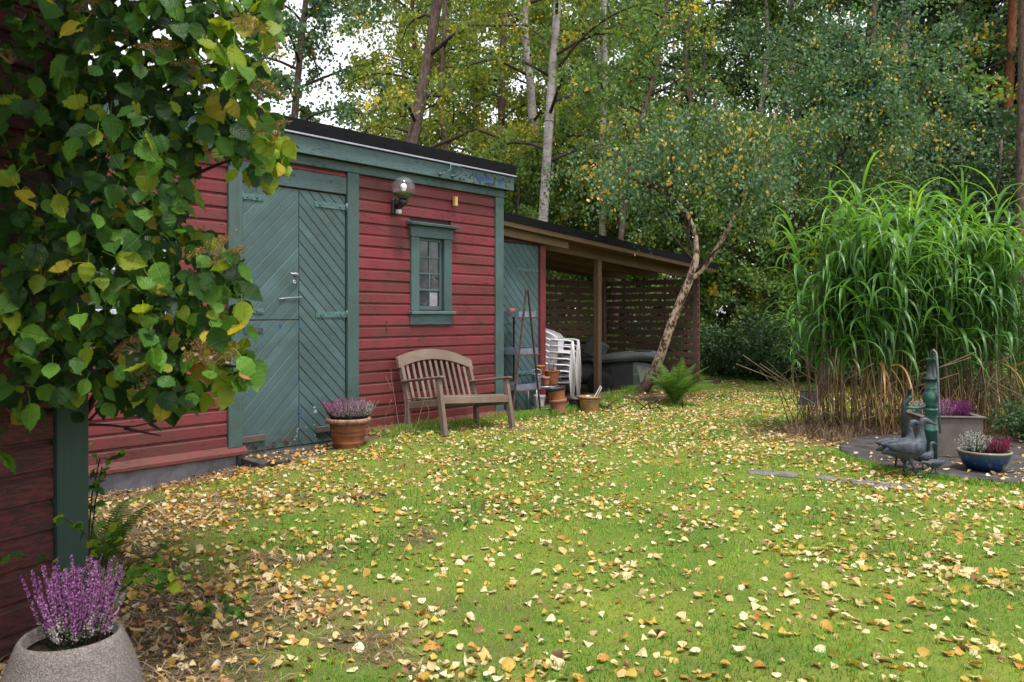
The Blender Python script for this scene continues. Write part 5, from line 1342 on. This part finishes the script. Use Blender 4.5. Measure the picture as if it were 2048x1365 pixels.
for u, Y, kk, s in [(700, 21, 1, .75), (770, 23, 0, .8), (830, 20, 0, .9), (900, 19, 0, .85), (960, 18, 0, .95), (1020, 19, 0, 1.0), (1050, 17.5, 1, .85), (1110, 19, 1, 1.0), (1160, 18.5, 0, .9), (1190, 20, 1, 1.1), (1250, 18.5, 1, 1.0), (1310, 20, 1, 1.1), (1360, 18.5, 1, 1.05), (1420, 19.5, 1, 1.1), (1470, 18.5, 1, 1.0),
        (1530, 20.5, 1, 1.1), (1590, 18.5, 1, 1.0), (1650, 19, 1, 1.05), (1720, 18, 1, 1.05), (1790, 20, 2, 1.1), (1860, 18.5, 2, 1.0), (1930, 20, 2, 1.1), (1990, 18.5, 2, .9), (2060, 19, 2, 1.0), (2140, 18, 1, 1.0), (640, 24, 1, .8), (590, 23, 1, .7)]:
    place(low[kk], (u - CX) / FPX * Y, Y, fp.uniform(0, 6.28), s, ('small ' if s < .95 else ('tall ' if s > 1.04 else '')) + UL[kk] + region(u))
# spruces
def spruce(H, seed):
    rng = np.random.default_rng(seed); tr_ = np.stack([np.zeros(8), np.zeros(8), np.linspace(0, H, 8)], 1); lbs = []
    for i in range(70):
        f = (i + rng.uniform(0, 1)) / 70; z = 1.0 + (H - 1.2) * f; a = i * 2.4; L = (2.4 * (1 - f) + .2) * rng.uniform(.8, 1.1); s = np.linspace(0, 1, 5)[:, None]
        lbs.append(np.array([0, 0, z]) + np.array([math.cos(a), math.sin(a), 0]) * L * s + np.array([0, 0, 1]) * (-.35 * L * s + .12 * L * s ** 2))
    return tree('spruce_tree', '', tr_, (.16, .02), lbs, 'needle', .15, 150, .35, 1.2, 'brown_bark', seed=seed, yellow=0, base=.35, group='dark spruces at the edge of the wood', loc=(0, 0, 0), hang=.6)
sp0 = spruce(13, 300)
for u, Y, s in ((1905, 25, 1.0), (1985, 27, 1.1), (2090, 24, 1.0), (1790, 30, 1.2), (2180, 27, 1.1)): place(sp0, (u - CX) / FPX * Y, Y, fp.uniform(0, 6), s, 'dark drooping spruce at the edge of the wood')
# shrubs
def shrub(seed, leaf, size, n, h, r, group):
    rng = np.random.default_rng(seed); t = thing('shrub', '', 'shrub', (0, 0, 0), 0, group); lbs = []; b = MB()
    for i in range(16):
        a = rng.uniform(0, 6.28); q = r * rng.uniform(.3, .95); zt = h * rng.uniform(.4, 1.0) * (1.05 - .35 * q / r)
        lb = smooth_path([(0, 0, 0), (q * .45 * math.cos(a), q * .45 * math.sin(a), zt * .65), (q * math.cos(a), q * math.sin(a), zt)], 2); lbs.append(lb)
        b.loft([tuple(p) for p in lb], [.016 - .012 * j / (len(lb) - 1) for j in range(len(lb))], 4)
    b.build('stems', M['branch'], t)
    P, cid = crown_cloud(rng, lbs, n // 16, .42 * r, .5, .1); P = P[P[:, 2] > .02]; cid = cid[:len(P)]
    V, F = cards(P, size * rng.uniform(.7, 1.2, len(P)), rng, .3)
    npmesh('crown', V, F, M[leaf], t, {'tint': np.repeat(leaf_tint(rng, cid, .0 if leaf == 'dark_leaf' else .03, .4), 4)}); return t
sd = shrub(401, 'dark_leaf', .06, 7000, 1.7, 1.2, 'dark bushes at the lawn edge'); sg = shrub(402, 'birch_leaf', .06, 6000, 1.5, 1.1, 'light green bushes at the lawn edge')
for u, Y, s, pr in [(1450, 16.6, .9, sd), (1520, 16.0, 1.1, sd), (1590, 15.5, 1.0, sd), (1650, 15, 1.0, sd), (1750, 14.5, 1.1, sd), (1850, 13.6, 1.1, sd), (1950, 12.5, 1.1, sd), (2050, 11.2, 1.0, sd), (2120, 9.6, .9, sg), (2040, 13.5, 1.3, sg), (1410, 18, 1.0, sg), (1340, 17.5, 1.1, sd), (1250, 18, 1.1, sg), (1160, 17, 1.0, sg), (1080, 16, 1.0, sg), (2110, 7.9, .55, sd)]:
    place(pr, (u - CX) / FPX * Y, Y, fp.uniform(0, 6), s, ('dark leafy bush at the far lawn edge' if pr is sd else 'light green leafy bush at the far lawn edge') + region(u))

# ------------------------------------------------------------------ tall grass clump
M['cane'] = leaf_mat('grass_cane', [(0, (.20, .12, .07)), (.5, (.25, .17, .09)), (.75, (.13, .17, .06)), (1, (.06, .12, .03))], .1, .2, .6)
M['cane_leaf'] = leaf_mat('grass_leaf', [(0, (.28, .18, .09)), (.12, (.40, .22, .04)), (.2, (.05, .12, .035)), (.6, (.085, .20, .045)), (.85, (.14, .29, .04)), (1, (.24, .40, .04))], .42, .4, .38)
def culm_meshes(seed):
    r = random.Random(seed); H = r.uniform(1.85, 2.45); bend = r.uniform(-.12, .12), r.uniform(-.12, .12)
    axis_ = lambda z: Vector((bend[0] * (z / H) ** 2, bend[1] * (z / H) ** 2, z))
    n = 8; b = MB(); b.loft([axis_(H * i / n) for i in range(n + 1)], [.0075 - .0048 * i / n for i in range(n + 1)], 5, cap=False); me = b.mesh('culm', M['cane'])
    z = np.array([v.co.z for v in me.vertices]); a = me.attributes.new('tint', 'FLOAT', 'POINT'); a.data.foreach_set('value', np.clip(z / H * 1.9, 0, 1).astype(np.float32))
    V, F, T = [], [], []
    nl = r.randint(9, 12)
    for i in range(nl):
        f = i / (nl - 1); z0 = H * (.36 + .64 * f); p0 = axis_(z0); az = r.uniform(0, 6.283) if i % 2 else r.uniform(0, 6.283)
        L = (r.uniform(.62, 1.0)) * (1.0 - .25 * max(0, f - .85) / .15); w = r.uniform(.017, .027); el = r.uniform(60, 82); cur = r.uniform(140, 215) * (1.0 if f < .97 else .5); w *= (1.0 if f < .97 else .5)
        seg = 9; p = p0.copy(); d = Vector((math.cos(az), math.sin(az), 0)); s = Vector((-math.sin(az), math.cos(az), 0)); o = len(V)
        tint = r.uniform(.25, .7) + .3 * f ** 3
        if f < .05 and r.random() < .3: tint = r.uniform(0, .14); el = 20; cur = 115; w *= .6
        for j in range(seg + 1):
            q = j / seg; ang = R(el - cur * q ** 1.15); ww = w * (min(1, .45 + q * 3) * (1 - q ** 2.5)) + .0006
            nrm = Vector((-math.sin(ang) * d.x, -math.sin(ang) * d.y, math.cos(ang)))
            V += [p - s * ww + nrm * ww * .35, p.copy(), p + s * ww + nrm * ww * .35]; T += [tint] * 3
            p = p + (d * math.cos(ang) + Vector((0, 0, math.sin(ang)))) * (L / seg)
        for j in range(seg):
            for c in (0, 1): a_ = o + j * 3 + c; F.append((a_, a_ + 1, a_ + 4, a_ + 3))
    for i in range(r.randint(2, 4)):                               # dead sheaths low on the cane
        z0 = H * r.uniform(.12, .36); p = axis_(z0); az = r.uniform(0, 6.283); d = Vector((math.cos(az), math.sin(az), 0)); s = Vector((-math.sin(az), math.cos(az), 0)); o = len(V); L = r.uniform(.2, .5)
        for j in range(6):
            q = j / 5; ang = R(-35 - 55 * q); ww = .004 * (1 - q) + .001; V += [p - s * ww, p.copy(), p + s * ww]; T += [r.uniform(0, .06)] * 3
            p = p + (d * math.cos(ang) + Vector((0, 0, math.sin(ang)))) * (L / 5)
        for j in range(5):
            for c in (0, 1): a_ = o + j * 3 + c; F.append((a_, a_ + 1, a_ + 4, a_ + 3))
    mb = MB(); mb.add(V, F, 0, True); ml_ = mb.mesh('foliage', M['cane_leaf']); a = ml_.attributes.new('tint', 'FLOAT', 'POINT'); a.data.foreach_set('value', np.array(T, np.float32))
    return me, ml_
CV = [culm_meshes(500 + i) for i in range(14)]
def grass_clump(label, cx_, cy_, rx, ry, n, seed, s=1.0):
    r = random.Random(seed); t = thing('tall_grass', label, 'grass', (cx_, cy_, hz(cx_, cy_)), 0)
    for i in range(n):
        a, q = r.uniform(0, 6.283), math.sqrt(r.random()); x, y = rx * q * math.cos(a), ry * q * math.sin(a); c, l = r.choice(CV)
        o = link(bpy.data.objects.new('culm', c), t); o.location = (x, y, -.02); k_ = s * r.uniform(.85, 1.12) * (1.05 - .1 * q)
        o.rotation_euler = (R(-y / ry * 5 * q + r.gauss(0, 2.5)), R(x / rx * 7 * q + r.gauss(0, 2.5)), r.uniform(0, 6.283)); o.rotation_mode = 'XYZ'; o.scale = (k_,) * 3
        f = link(bpy.data.objects.new('foliage', l), o)
    return t
grass_clump('tall arching ornamental grass clump growing over the geese', 3.78, 8.7, .50, .42, 58, 1, 1.04)
grass_clump('tall arching ornamental grass clump growing behind the trough and pump', 4.95, 8.95, .80, .45, 74, 2, 1.04)
for u, v, s in ((1585, 800, .62),):
    q = ground(u, v); grass_clump('single low side shoot of ornamental grass at the lawn edge', q.x, q.y, .05, .05, 3, 7, s)
# dry foot of the clump
rng = np.random.default_rng(8); n = 7000; a = rng.uniform(0, 6.283, n); q = np.sqrt(rng.uniform(0, 1, n)); x = 4.1 + np.cos(a) * q * 1.15 ; y = 8.6 + np.sin(a) * q * .6
k_ = ~inside_things(x, y); x, y = x[k_], y[k_]
V, F, T = blades(x, y, rng.uniform(.05, .24, len(x)) * (.6 + .8 * rng.uniform(0, 1, len(x)) ** 3), .005, rng.uniform(.2, 1.5, len(x)), np.clip(rng.normal(.55, .3, len(x)), 0, 1), 9)
tag(npmesh('dry_grass', V, F, M['straw'], attrs={'tint': T}), 'tangled dry grass round the foot of the tall clump', 'grass', kind='stuff')
b = MB(); r = random.Random(9)
for i in range(240):
    x0, y0 = 4.2 + r.uniform(-1.05, 1.4), 8.6 + r.uniform(-.45, .6); L = r.uniform(.3, 1.25); az = r.uniform(0, 6.28); le = r.uniform(.05, .8)
    if inside_things(x0, y0): continue
    b.loft([(x0, y0, hz(x0, y0) - .02), (x0 + le * L * .4 * math.cos(az), y0 + le * L * .4 * math.sin(az), L * .55), (x0 + le * L * math.cos(az), y0 + le * L * math.sin(az), L * (1 - le * .35))], [.0055, .005, .004], 4)
o = b.build('dead_canes', M['twig']); tag(o, 'broken dead canes standing at the foot of the tall grass', 'grass', kind='stuff')

# ------------------------------------------------------------------ ferns
M['fern'] = leaf_mat('fern_frond', [(0, (.03, .08, .016)), (.6, (.065, .145, .025)), (1, (.15, .21, .04))], .4, .2, .5)
def frond_mesh(seed, L=1.0, cur=80, el=70):
    r = random.Random(seed); V, F, T = [], [], []; seg = 30; p = Vector((0, 0, 0)); pts = []
    for j in range(seg + 1):
        q = j / seg; ang = R(el - cur * q ** 1.2); pts.append((p.copy(), ang)); p = p + Vector((math.cos(ang), 0, math.sin(ang))) * (L / seg)
    for j in range(seg + 1):
        o = len(V); V += [pts[j][0] + Vector((0, -.004, 0)), pts[j][0] + Vector((0, .004, 0))]; T += [.2, .2]
        if j: F.append((o - 2, o - 1, o + 1, o))
    base_n = len(V); F2 = []
    for j in range(4, seg):
        q = j / seg; pl_ = L * .30 * math.sin(min(1, (q - .08) * 1.9 + .15) * 1.57) * (1 - q ** 1.6) + .01; c, ang = pts[j]
        fw = Vector((math.cos(ang), 0, math.sin(ang))); nn = Vector((-math.sin(ang), 0, math.cos(ang)))
        for sy in (-1, 1):
            d_ = (Vector((0, sy, 0)) * .9 + fw * .42 - nn * .12).normalized(); wv = fw * (L / seg * .52)
            m = 6; o = len(V); tt_ = r.uniform(.2, 1)
            for i in range(m + 1):
                s_ = i / m; cc = c + d_ * pl_ * s_ - nn * pl_ * .18 * s_ ** 2; ww = wv * (1 - s_ ** 1.4) * (1.0 if i % 2 == 0 else .72)
                V += [cc - ww, cc + ww]; T += [tt_, tt_]
                if i: F2.append((o + 2 * i - 2, o + 2 * i - 1, o + 2 * i + 1, o + 2 * i))
    mb = MB(); mb.add(V, F + F2, 0, False); me = mb.mesh('frond', M['fern']); a = me.attributes.new('tint', 'FLOAT', 'POINT'); a.data.foreach_set('value', np.array(T, np.float32)); return me
FR = [frond_mesh(600 + i, 1.0, c, e) for i, (c, e) in enumerate([(62, 84), (85, 86), (55, 76), (95, 82)])]
def fern(label, loc, n, L, seed, az0=0.0, az1=6.283):
    r = random.Random(seed); t = thing('fern', label, 'fern', loc)
    for i in range(n):
        o = link(bpy.data.objects.new('frond', r.choice(FR)), t); s = L * r.uniform(.65, 1.1); o.scale = (s, s, s)
        o.rotation_euler = (r.gauss(0, .15), r.gauss(0, .15), az0 + (az1 - az0) * (i + r.uniform(-.3, .3)) / n)
    return t
q = ground(1352, 800); fern('bright green fern growing at the foot of the leaning birch', q + Vector((0, .1, .0)), 15, .78, 3)
q = ground(2030, 800); fern('dark fern behind the blue bowl at the lawn edge', (5.35, 8.2, .0), 11, .7, 4)
fern('yellowing fern against the concrete footing of the shed', shed_pt(-1.62, -.22, -.14), 9, .55, 5)
fern('small pale fern under the lowest boards at the house corner', (-2.2, 4.35, -.1), 8, .50, 6)

# ------------------------------------------------------------------ climbing hydrangea on the house corner
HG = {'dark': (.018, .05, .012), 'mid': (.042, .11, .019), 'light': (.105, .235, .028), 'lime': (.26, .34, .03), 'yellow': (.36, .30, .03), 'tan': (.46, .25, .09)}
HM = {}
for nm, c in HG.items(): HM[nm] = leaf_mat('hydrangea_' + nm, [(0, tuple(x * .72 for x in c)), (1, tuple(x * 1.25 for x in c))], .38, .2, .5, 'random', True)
HROWS = (.06, .24, .33, .41, .43, .475, .45, .47, .42, .42, .34, .32, .22, .19, .09, .05, .0)
HT = []
for s, (c, fo) in enumerate([(.10, .10), (.30, .22), (-.22, .12), (.18, .35), (-.1, -.12)]):
    tv, tf = leaf_template(700 + s, HROWS, c, fo); tv = tv * np.array([.84, 1, 1], np.float32) + np.array([0, .5, 0], np.float32); m_ = len(tv)
    tv = np.concatenate([tv, np.array([[-.012, .03, .02], [.012, .03, .02], [.012, -.22, .05], [-.012, -.22, .05], [.01, -.42, .16], [-.01, -.42, .16]], np.float32)]); tf = tf + [(m_, m_ + 1, m_ + 2, m_ + 3), (m_ + 3, m_ + 2, m_ + 4, m_ + 5)]; HT.append((tv, tf))
hmesh = {}
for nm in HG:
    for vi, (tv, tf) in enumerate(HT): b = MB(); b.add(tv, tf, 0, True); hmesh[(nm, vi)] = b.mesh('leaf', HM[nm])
hyd = thing('climbing_hydrangea', 'climbing hydrangea with large green and yellowing leaves spilling from the house corner', 'climber', (HOUSE_O.x, HOUSE_O.y, -.1))
H0 = Vector((HOUSE_O.x, HOUSE_O.y, -.1))
def inpoly(u, v, poly):
    c = False; n = len(poly)
    for i in range(n):
        (x1, y1), (x2, y2) = poly[i], poly[i - 1]
        if (y1 > v) != (y2 > v) and u < (x2 - x1) * (v - y1) / (y2 - y1) + x1: c = not c
    return c
LOBES = [([(0, -60), (560, -60), (550, 100), (520, 190), (585, 300), (560, 350), (520, 360), (450, 300), (400, 300), (390, 400), (330, 450), (240, 460), (100, 520), (0, 540)], 1750),
         ([(120, 440), (330, 440), (440, 470), (490, 530), (495, 600), (460, 660), (520, 745), (430, 770), (390, 800), (300, 830), (170, 800), (60, 820), (0, 840), (0, 540)], 1150)]
r = random.Random(31); leaves = []
def wall_dist(p): return (p.x - HOUSE_O.x) * .92 - (p.y - HOUSE_O.y) * .39
for poly, cnt in LOBES:
    us, vs_ = [p[0] for p in poly], [p[1] for p in poly]; k_ = 0
    while k_ < cnt:
        u, v = r.uniform(min(us), max(us)), r.uniform(min(vs_), max(vs_))
        if not inpoly(u, v, poly): continue
        Y = r.uniform(2.6, 3.9) if u < 330 else r.uniform(2.65, 3.5)
        p = px(u, v, Y)
        if p.y < HOUSE_O.y + .1 and wall_dist(p) < .06: continue
        if wall_dist(p) > 1.35: continue
        leaves.append((p, u, v)); k_ += 1
for u, v, Y in [(30, 600, 2.9), (20, 660, 2.85), (55, 690, 2.9), (15, 720, 2.85), (40, 740, 2.9), (10, 790, 2.8), (60, 640, 3.0), (75, 745, 2.95), (10, 850, 2.8), (8, 900, 2.8), (70, 810, 2.9), (95, 815, 3.05), (150, 790, 3.1), (160, 830, 3.1), (105, 790, 3.0), (140, 815, 3.05),
                (500, 70, 2.9), (545, 40, 2.95), (540, 20, 3.0), (505, 200, 2.9), (560, 300, 2.85), (570, 330, 2.9), (545, 370, 2.9), (470, 340, 2.8), (535, 340, 2.85), (505, 310, 2.85), (480, 570, 2.8), (475, 610, 2.85), (500, 650, 2.85), (510, 735, 2.85), (495, 715, 2.9), (520, 720, 2.9), (485, 760, 2.85), (440, 775, 2.85), (400, 785, 2.8), (455, 770, 2.8)]:
    leaves.append((px(u, v, Y), u, v))
leaves.sort(key=lambda q: q[0].y)
front = sorted(range(len(leaves)), key=lambda i: leaves[i][0].y + r.uniform(-.12, .12))
stuffV, stuffF, stuffM, so_ = [], [], [], 0
MI = list(HG)
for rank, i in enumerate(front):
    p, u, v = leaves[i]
    outer = min(1, max(0, (u - 330) / 220)); x = r.random()  # outer leaves: real yellowing, plus their stronger light put into the colour
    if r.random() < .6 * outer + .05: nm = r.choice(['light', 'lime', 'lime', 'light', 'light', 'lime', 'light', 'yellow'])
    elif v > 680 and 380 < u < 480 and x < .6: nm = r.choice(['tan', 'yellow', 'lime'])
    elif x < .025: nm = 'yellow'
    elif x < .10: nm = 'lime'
    else: nm = r.choice(['dark', 'mid', 'mid', 'light' if p.y < 3.0 else 'mid'])  # front leaves lighter, the shade of depth put into the leaf colour
    tipd = Vector((r.gauss(.25, .55), r.gauss(-.25, .55), -.8 + r.gauss(0, .5))).normalized()
    nrm = Vector((r.gauss(.35, .6), -.7 + r.gauss(0, .5), .6 + r.gauss(0, .5)))
    nrm = (nrm - tipd * nrm.dot(tipd)).normalized(); side = tipd.cross(nrm)
    s = r.triangular(.035, .112, .070) * (.8 if nm == 'tan' else 1)
    Rm = Matrix(((side.x, tipd.x, nrm.x), (side.y, tipd.y, nrm.y), (side.z, tipd.z, nrm.z)))
    vi = r.randrange(len(HT))
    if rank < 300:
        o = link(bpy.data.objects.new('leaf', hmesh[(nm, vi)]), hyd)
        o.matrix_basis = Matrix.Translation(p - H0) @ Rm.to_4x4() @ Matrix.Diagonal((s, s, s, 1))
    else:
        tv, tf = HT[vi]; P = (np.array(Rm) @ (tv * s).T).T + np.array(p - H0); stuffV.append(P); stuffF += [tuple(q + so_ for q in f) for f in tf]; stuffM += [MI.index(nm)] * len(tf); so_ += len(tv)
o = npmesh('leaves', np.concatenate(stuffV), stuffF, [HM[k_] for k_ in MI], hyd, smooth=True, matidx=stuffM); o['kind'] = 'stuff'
# stems
def stem(pts, r0, r1, mat='twig_dark', name='stem'):
    w = smooth_path(pts, 2); b = MB(); b.loft([tuple(p) for p in (w - np.array(H0))], [r0 + (r1 - r0) * i / (len(w) - 1) for i in range(len(w))], 6); return b.build(name, M[mat], hyd)
P3 = lambda u, v, Y: tuple(px(u, v, Y))
stem([P3(120, 1180, 3.62), P3(120, 1050, 3.62), P3(135, 900, 3.58), P3(185, 800, 3.45), P3(240, 700, 3.3), P3(258, 560, 3.25), P3(246, 450, 3.2), P3(230, 250, 3.2), P3(200, 60, 3.2), P3(190, -120, 3.2)], .016, .012)
for pts in ([(246, 450, 3.2), (330, 380, 3.1), (430, 330, 3.0), (520, 300, 2.9), (575, 290, 2.9)], [(230, 250, 3.2), (330, 170, 3.05), (430, 150, 2.95), (520, 160, 2.9)], [(210, 120, 3.2), (330, 40, 3.0), (450, 40, 2.95), (550, 20, 2.95)], [(258, 560, 3.25), (340, 600, 3.05), (420, 550, 2.9), (490, 520, 2.85)],
            [(250, 640, 3.25), (330, 700, 3.05), (400, 730, 2.9), (500, 735, 2.85)], [(240, 480, 3.2), (140, 540, 3.05), (60, 600, 2.95), (10, 640, 2.85)], [(230, 260, 3.2), (120, 200, 3.0), (40, 150, 2.9)], [(220, 150, 3.2), (120, 60, 3.0), (60, 20, 2.9)], [(235, 720, 3.25), (150, 780, 3.1), (60, 800, 2.95)]):
    stem([P3(*q) for q in pts], .009, .0035)
for pts in ([(180, 850, 3.25), (215, 850, 3.15), (260, 856, 3.1), (318, 842, 3.05)], [(250, 857, 3.1), (290, 866, 3.05), (322, 872, 3.0)], [(300, 848, 3.06), (318, 838, 3.04), (326, 836, 3.03)], [(300, 848, 3.06), (315, 856, 3.05), (322, 862, 3.04)], [(180, 840, 3.25), (196, 822, 3.2), (212, 820, 3.18)]):
    stem([P3(*q) for q in pts], .007, .002, 'twig_dark', 'dead_twig')
# faded flower heads
M['flower_brown'] = leaf_mat('faded_flower', [(0, (.10, .055, .02)), (.5, (.20, .12, .035)), (.8, (.30, .24, .07)), (1, (.32, .16, .06))], .2, .1, .8)
M['sepal'] = plain('dry_sepal', (.22, .13, .08), .3, 20, .8)
def head_mesh(seed):
    r = random.Random(seed); rg_ = np.random.default_rng(seed); b = MB(); tips = []
    for i in range(16):
        a = r.uniform(0, 6.28); q = math.sqrt(r.random()) * .085; e = Vector((q * math.cos(a), q * math.sin(a), .05 + .02 * (1 - q / .085))); b.loft([(0, 0, 0), e * .5 + Vector((0, 0, .012)), e], [.0018, .0013, .001], 4, cap=False); tips.append(e)
    P = np.concatenate([rg_.normal(tuple(e), (.013, .013, .006), (34, 3)) for e in tips]); V, F = quads(P, rg_.uniform(.004, .009, len(P)), rg_)
    b.add(V, F.tolist(), 1); n_t = len(b.v)
    for i in range(4):
        a = i * 1.5 + r.random(); e = Vector((.095 * math.cos(a), .095 * math.sin(a), .052 + r.uniform(-.01, .01)))
        for k_ in range(4):
            a2 = a + k_ * 1.57; d_ = Vector((math.cos(a2), math.sin(a2), r.uniform(-.3, .3))) * .013; s_ = Vector((-math.sin(a2), math.cos(a2), 0)) * .007; b.add([e, e + d_ * .6 + s_, e + d_, e + d_ * .6 - s_], [(0, 1, 2, 3)], 2)
    me = b.mesh('flower_head', [M['twig'], M['flower_brown'], M['sepal']]); a = me.attributes.new('tint', 'FLOAT', 'POINT'); a.data.foreach_set('value', rg_.uniform(0, 1, len(me.vertices)).astype(np.float32)); return me
FH = [head_mesh(800 + i) for i in range(3)]
for u, v, Y in [(190, 30, 2.9), (255, 85, 2.85), (320, 120, 2.8), (385, 150, 2.85), (20, 130, 2.8), (505, 75, 2.85), (515, 200, 2.85), (555, 275, 2.8), (440, 515, 2.8), (470, 530, 2.8), (280, 705, 2.85), (405, 712, 2.8), (430, 725, 2.8), (295, 755, 2.85)]:
    o = link(bpy.data.objects.new('flower_head', r.choice(FH)), hyd); o['kind'] = 'stuff'; o.location = px(u, v, Y - .12) - H0; o.rotation_euler = (r.uniform(.2, .9), r.gauss(0, .35), r.uniform(-.5, .5)); s = r.uniform(.6, .9); o.scale = (s, s, s)

# ------------------------------------------------------------------ low shoots and weeds
def shoot(name, label, cat, base, spots, mats, s0, s1, seed, stem_mat='twig_dark', r0=.004):
    r = random.Random(seed); t = thing(name, label, cat, base); B = Vector(base); b = MB()
    for pts in spots:
        w = smooth_path([Vector(p) - B for p in pts], 1); b.loft([tuple(p) for p in w], [r0 * (1 - .6 * i / (len(w) - 1)) for i in range(len(w))], 5)
    b.build('stems', M[stem_mat], t)
    for pts in spots:
        w = polyline(pts, 12)
        for i in range(4, 12):
            for _ in range(r.choice((1, 2, 3))):
                if not mats: continue
                p = Vector(w[i]) - B; nm = r.choice(mats); s = r.uniform(s0, s1); d_ = Vector((r.gauss(0, 1), r.gauss(-.3, .6), r.gauss(-.2, .5))).normalized(); n_ = Vector((r.gauss(0, .4), -.6, .8)); n_ = (n_ - d_ * n_.dot(d_)).normalized(); sd_ = d_.cross(n_)
                o = link(bpy.data.objects.new('leaf', hmesh[(nm, r.randrange(len(HT)))]), t); o.matrix_basis = Matrix.Translation(p) @ Matrix(((sd_.x, d_.x, n_.x), (sd_.y, d_.y, n_.y), (sd_.z, d_.z, n_.z))).to_4x4() @ Matrix.Diagonal((s, s, s, 1))
    return t
b0 = Vector(P3(185, 1175, 3.22)); b0.z = hz(b0.x, b0.y)
shoot('hydrangea_shoot', 'leafy low shoots sprouting at the foot of the green corner board', 'plant', b0,
      [[b0, P3(190, 1120, 3.15), P3(170, 1060, 3.1), P3(125, 1035, 3.05)], [b0, P3(215, 1110, 3.1), P3(230, 1070, 3.05), P3(195, 1045, 3.05)], [b0, P3(240, 1150, 3.05), P3(300, 1140, 3.0), P3(380, 1150, 2.95)], [b0, P3(250, 1130, 3.05), P3(310, 1110, 3.0), P3(325, 1090, 3.0)], [b0, P3(130, 1130, 3.0), P3(70, 1110, 2.95), P3(10, 1115, 2.9)], [b0, P3(260, 1150, 3.0), P3(320, 1175, 2.95), P3(340, 1170, 2.95)]], ['light', 'light', 'mid', 'lime'], .028, .058, 3)
b1 = Vector(P3(165, 950, 3.6)); b1.z = hz(b1.x, b1.y) + .0
shoot('hydrangea_shoot', 'dark thorny twig with a few small leaves beside the red sill', 'plant', b1, [[b1, P3(190, 915, 3.55), P3(230, 920, 3.5), P3(250, 908, 3.5)], [b1, P3(200, 930, 3.5), P3(215, 950, 3.5), P3(200, 965, 3.5)]], ['mid', 'light'], .03, .05, 4)
for (u, v), sd_, lab in (((395, 1262), 11, 'small leafy weed with few green leaves in the straw'), ((470, 1270), 12, 'thin bluish-leaved weed standing in the straw by the planter')):
    g0 = ground(u, v); h_ = .11 if sd_ == 11 else .17
    shoot('weed', lab, 'plant', g0, [[g0, g0 + Vector((.02 * k_, .01, h_ * .6)), g0 + Vector((.05 * k_, -.02, h_))] for k_ in (-1, 1.2)], ['mid', 'light'], .02, .036, sd_, 'twig', .0025)
# dead stalks by the bench
g0 = ground(800, 872); b = MB(); r = random.Random(17)
for pts in ([(800, 872), (790, 800), (783, 760), (782, 738)], [(783, 800), (770, 830), (768, 860)], [(783, 780), (776, 764), (772, 752)], [(805, 872), (812, 830), (808, 790)], [(830, 868), (845, 810), (858, 770), (865, 735)], [(820, 872), (850, 850), (860, 825), (852, 808)], [(795, 870), (770, 855), (755, 850)], [(808, 872), (835, 868), (850, 872)]):
    w = smooth_path([px(u, v, g0.y + .02 * i) for i, (u, v) in enumerate(pts)], 1); b.loft([tuple(p - np.array(g0)) for p in w], [.0045 - .003 * i / (len(w) - 1) for i in range(len(w))], 5)
o = b.build('dead_weed', M['twig']); o.location = g0; tag(o, 'dry dead weed stalks beside the bench', 'plant')
g0 = ground(850, 862); V, F, T = blades(np.random.default_rng(5).normal(g0.x + .05, .05, 90), np.random.default_rng(6).normal(g0.y - .05, .05, 90), np.random.default_rng(7).uniform(.1, .22, 90), .005, np.random.default_rng(8).uniform(.3, 1.3, 90), np.random.default_rng(9).uniform(.1, .6, 90), 3)
tag(npmesh('grass_tuft', V, F, M['grass'], attrs={'tint': T}), 'long green grass tuft growing under the bench', 'grass', kind='stuff')
# twigs and roots at the foot of the leaning birch
b = MB(); g0 = ground(1262, 806)
for i in range(14):
    a = r.uniform(0, 6.28); L = r.uniform(.12, .4); c_ = Vector((r.gauss(0, .28), r.gauss(0, .12), .02)); e = Vector((math.cos(a) * L, math.sin(a) * L * .5, r.uniform(-.02, .25))); b.loft([c_, c_ + e * .5 + Vector((0, 0, r.uniform(0, .06))), c_ + e], [.009, .006, .003], 5)
o = b.build('brushwood', M['twig_dark']); o.location = g0; tag(o, 'heap of dark twigs at the foot of the leaning birch', 'twigs', kind='stuff')
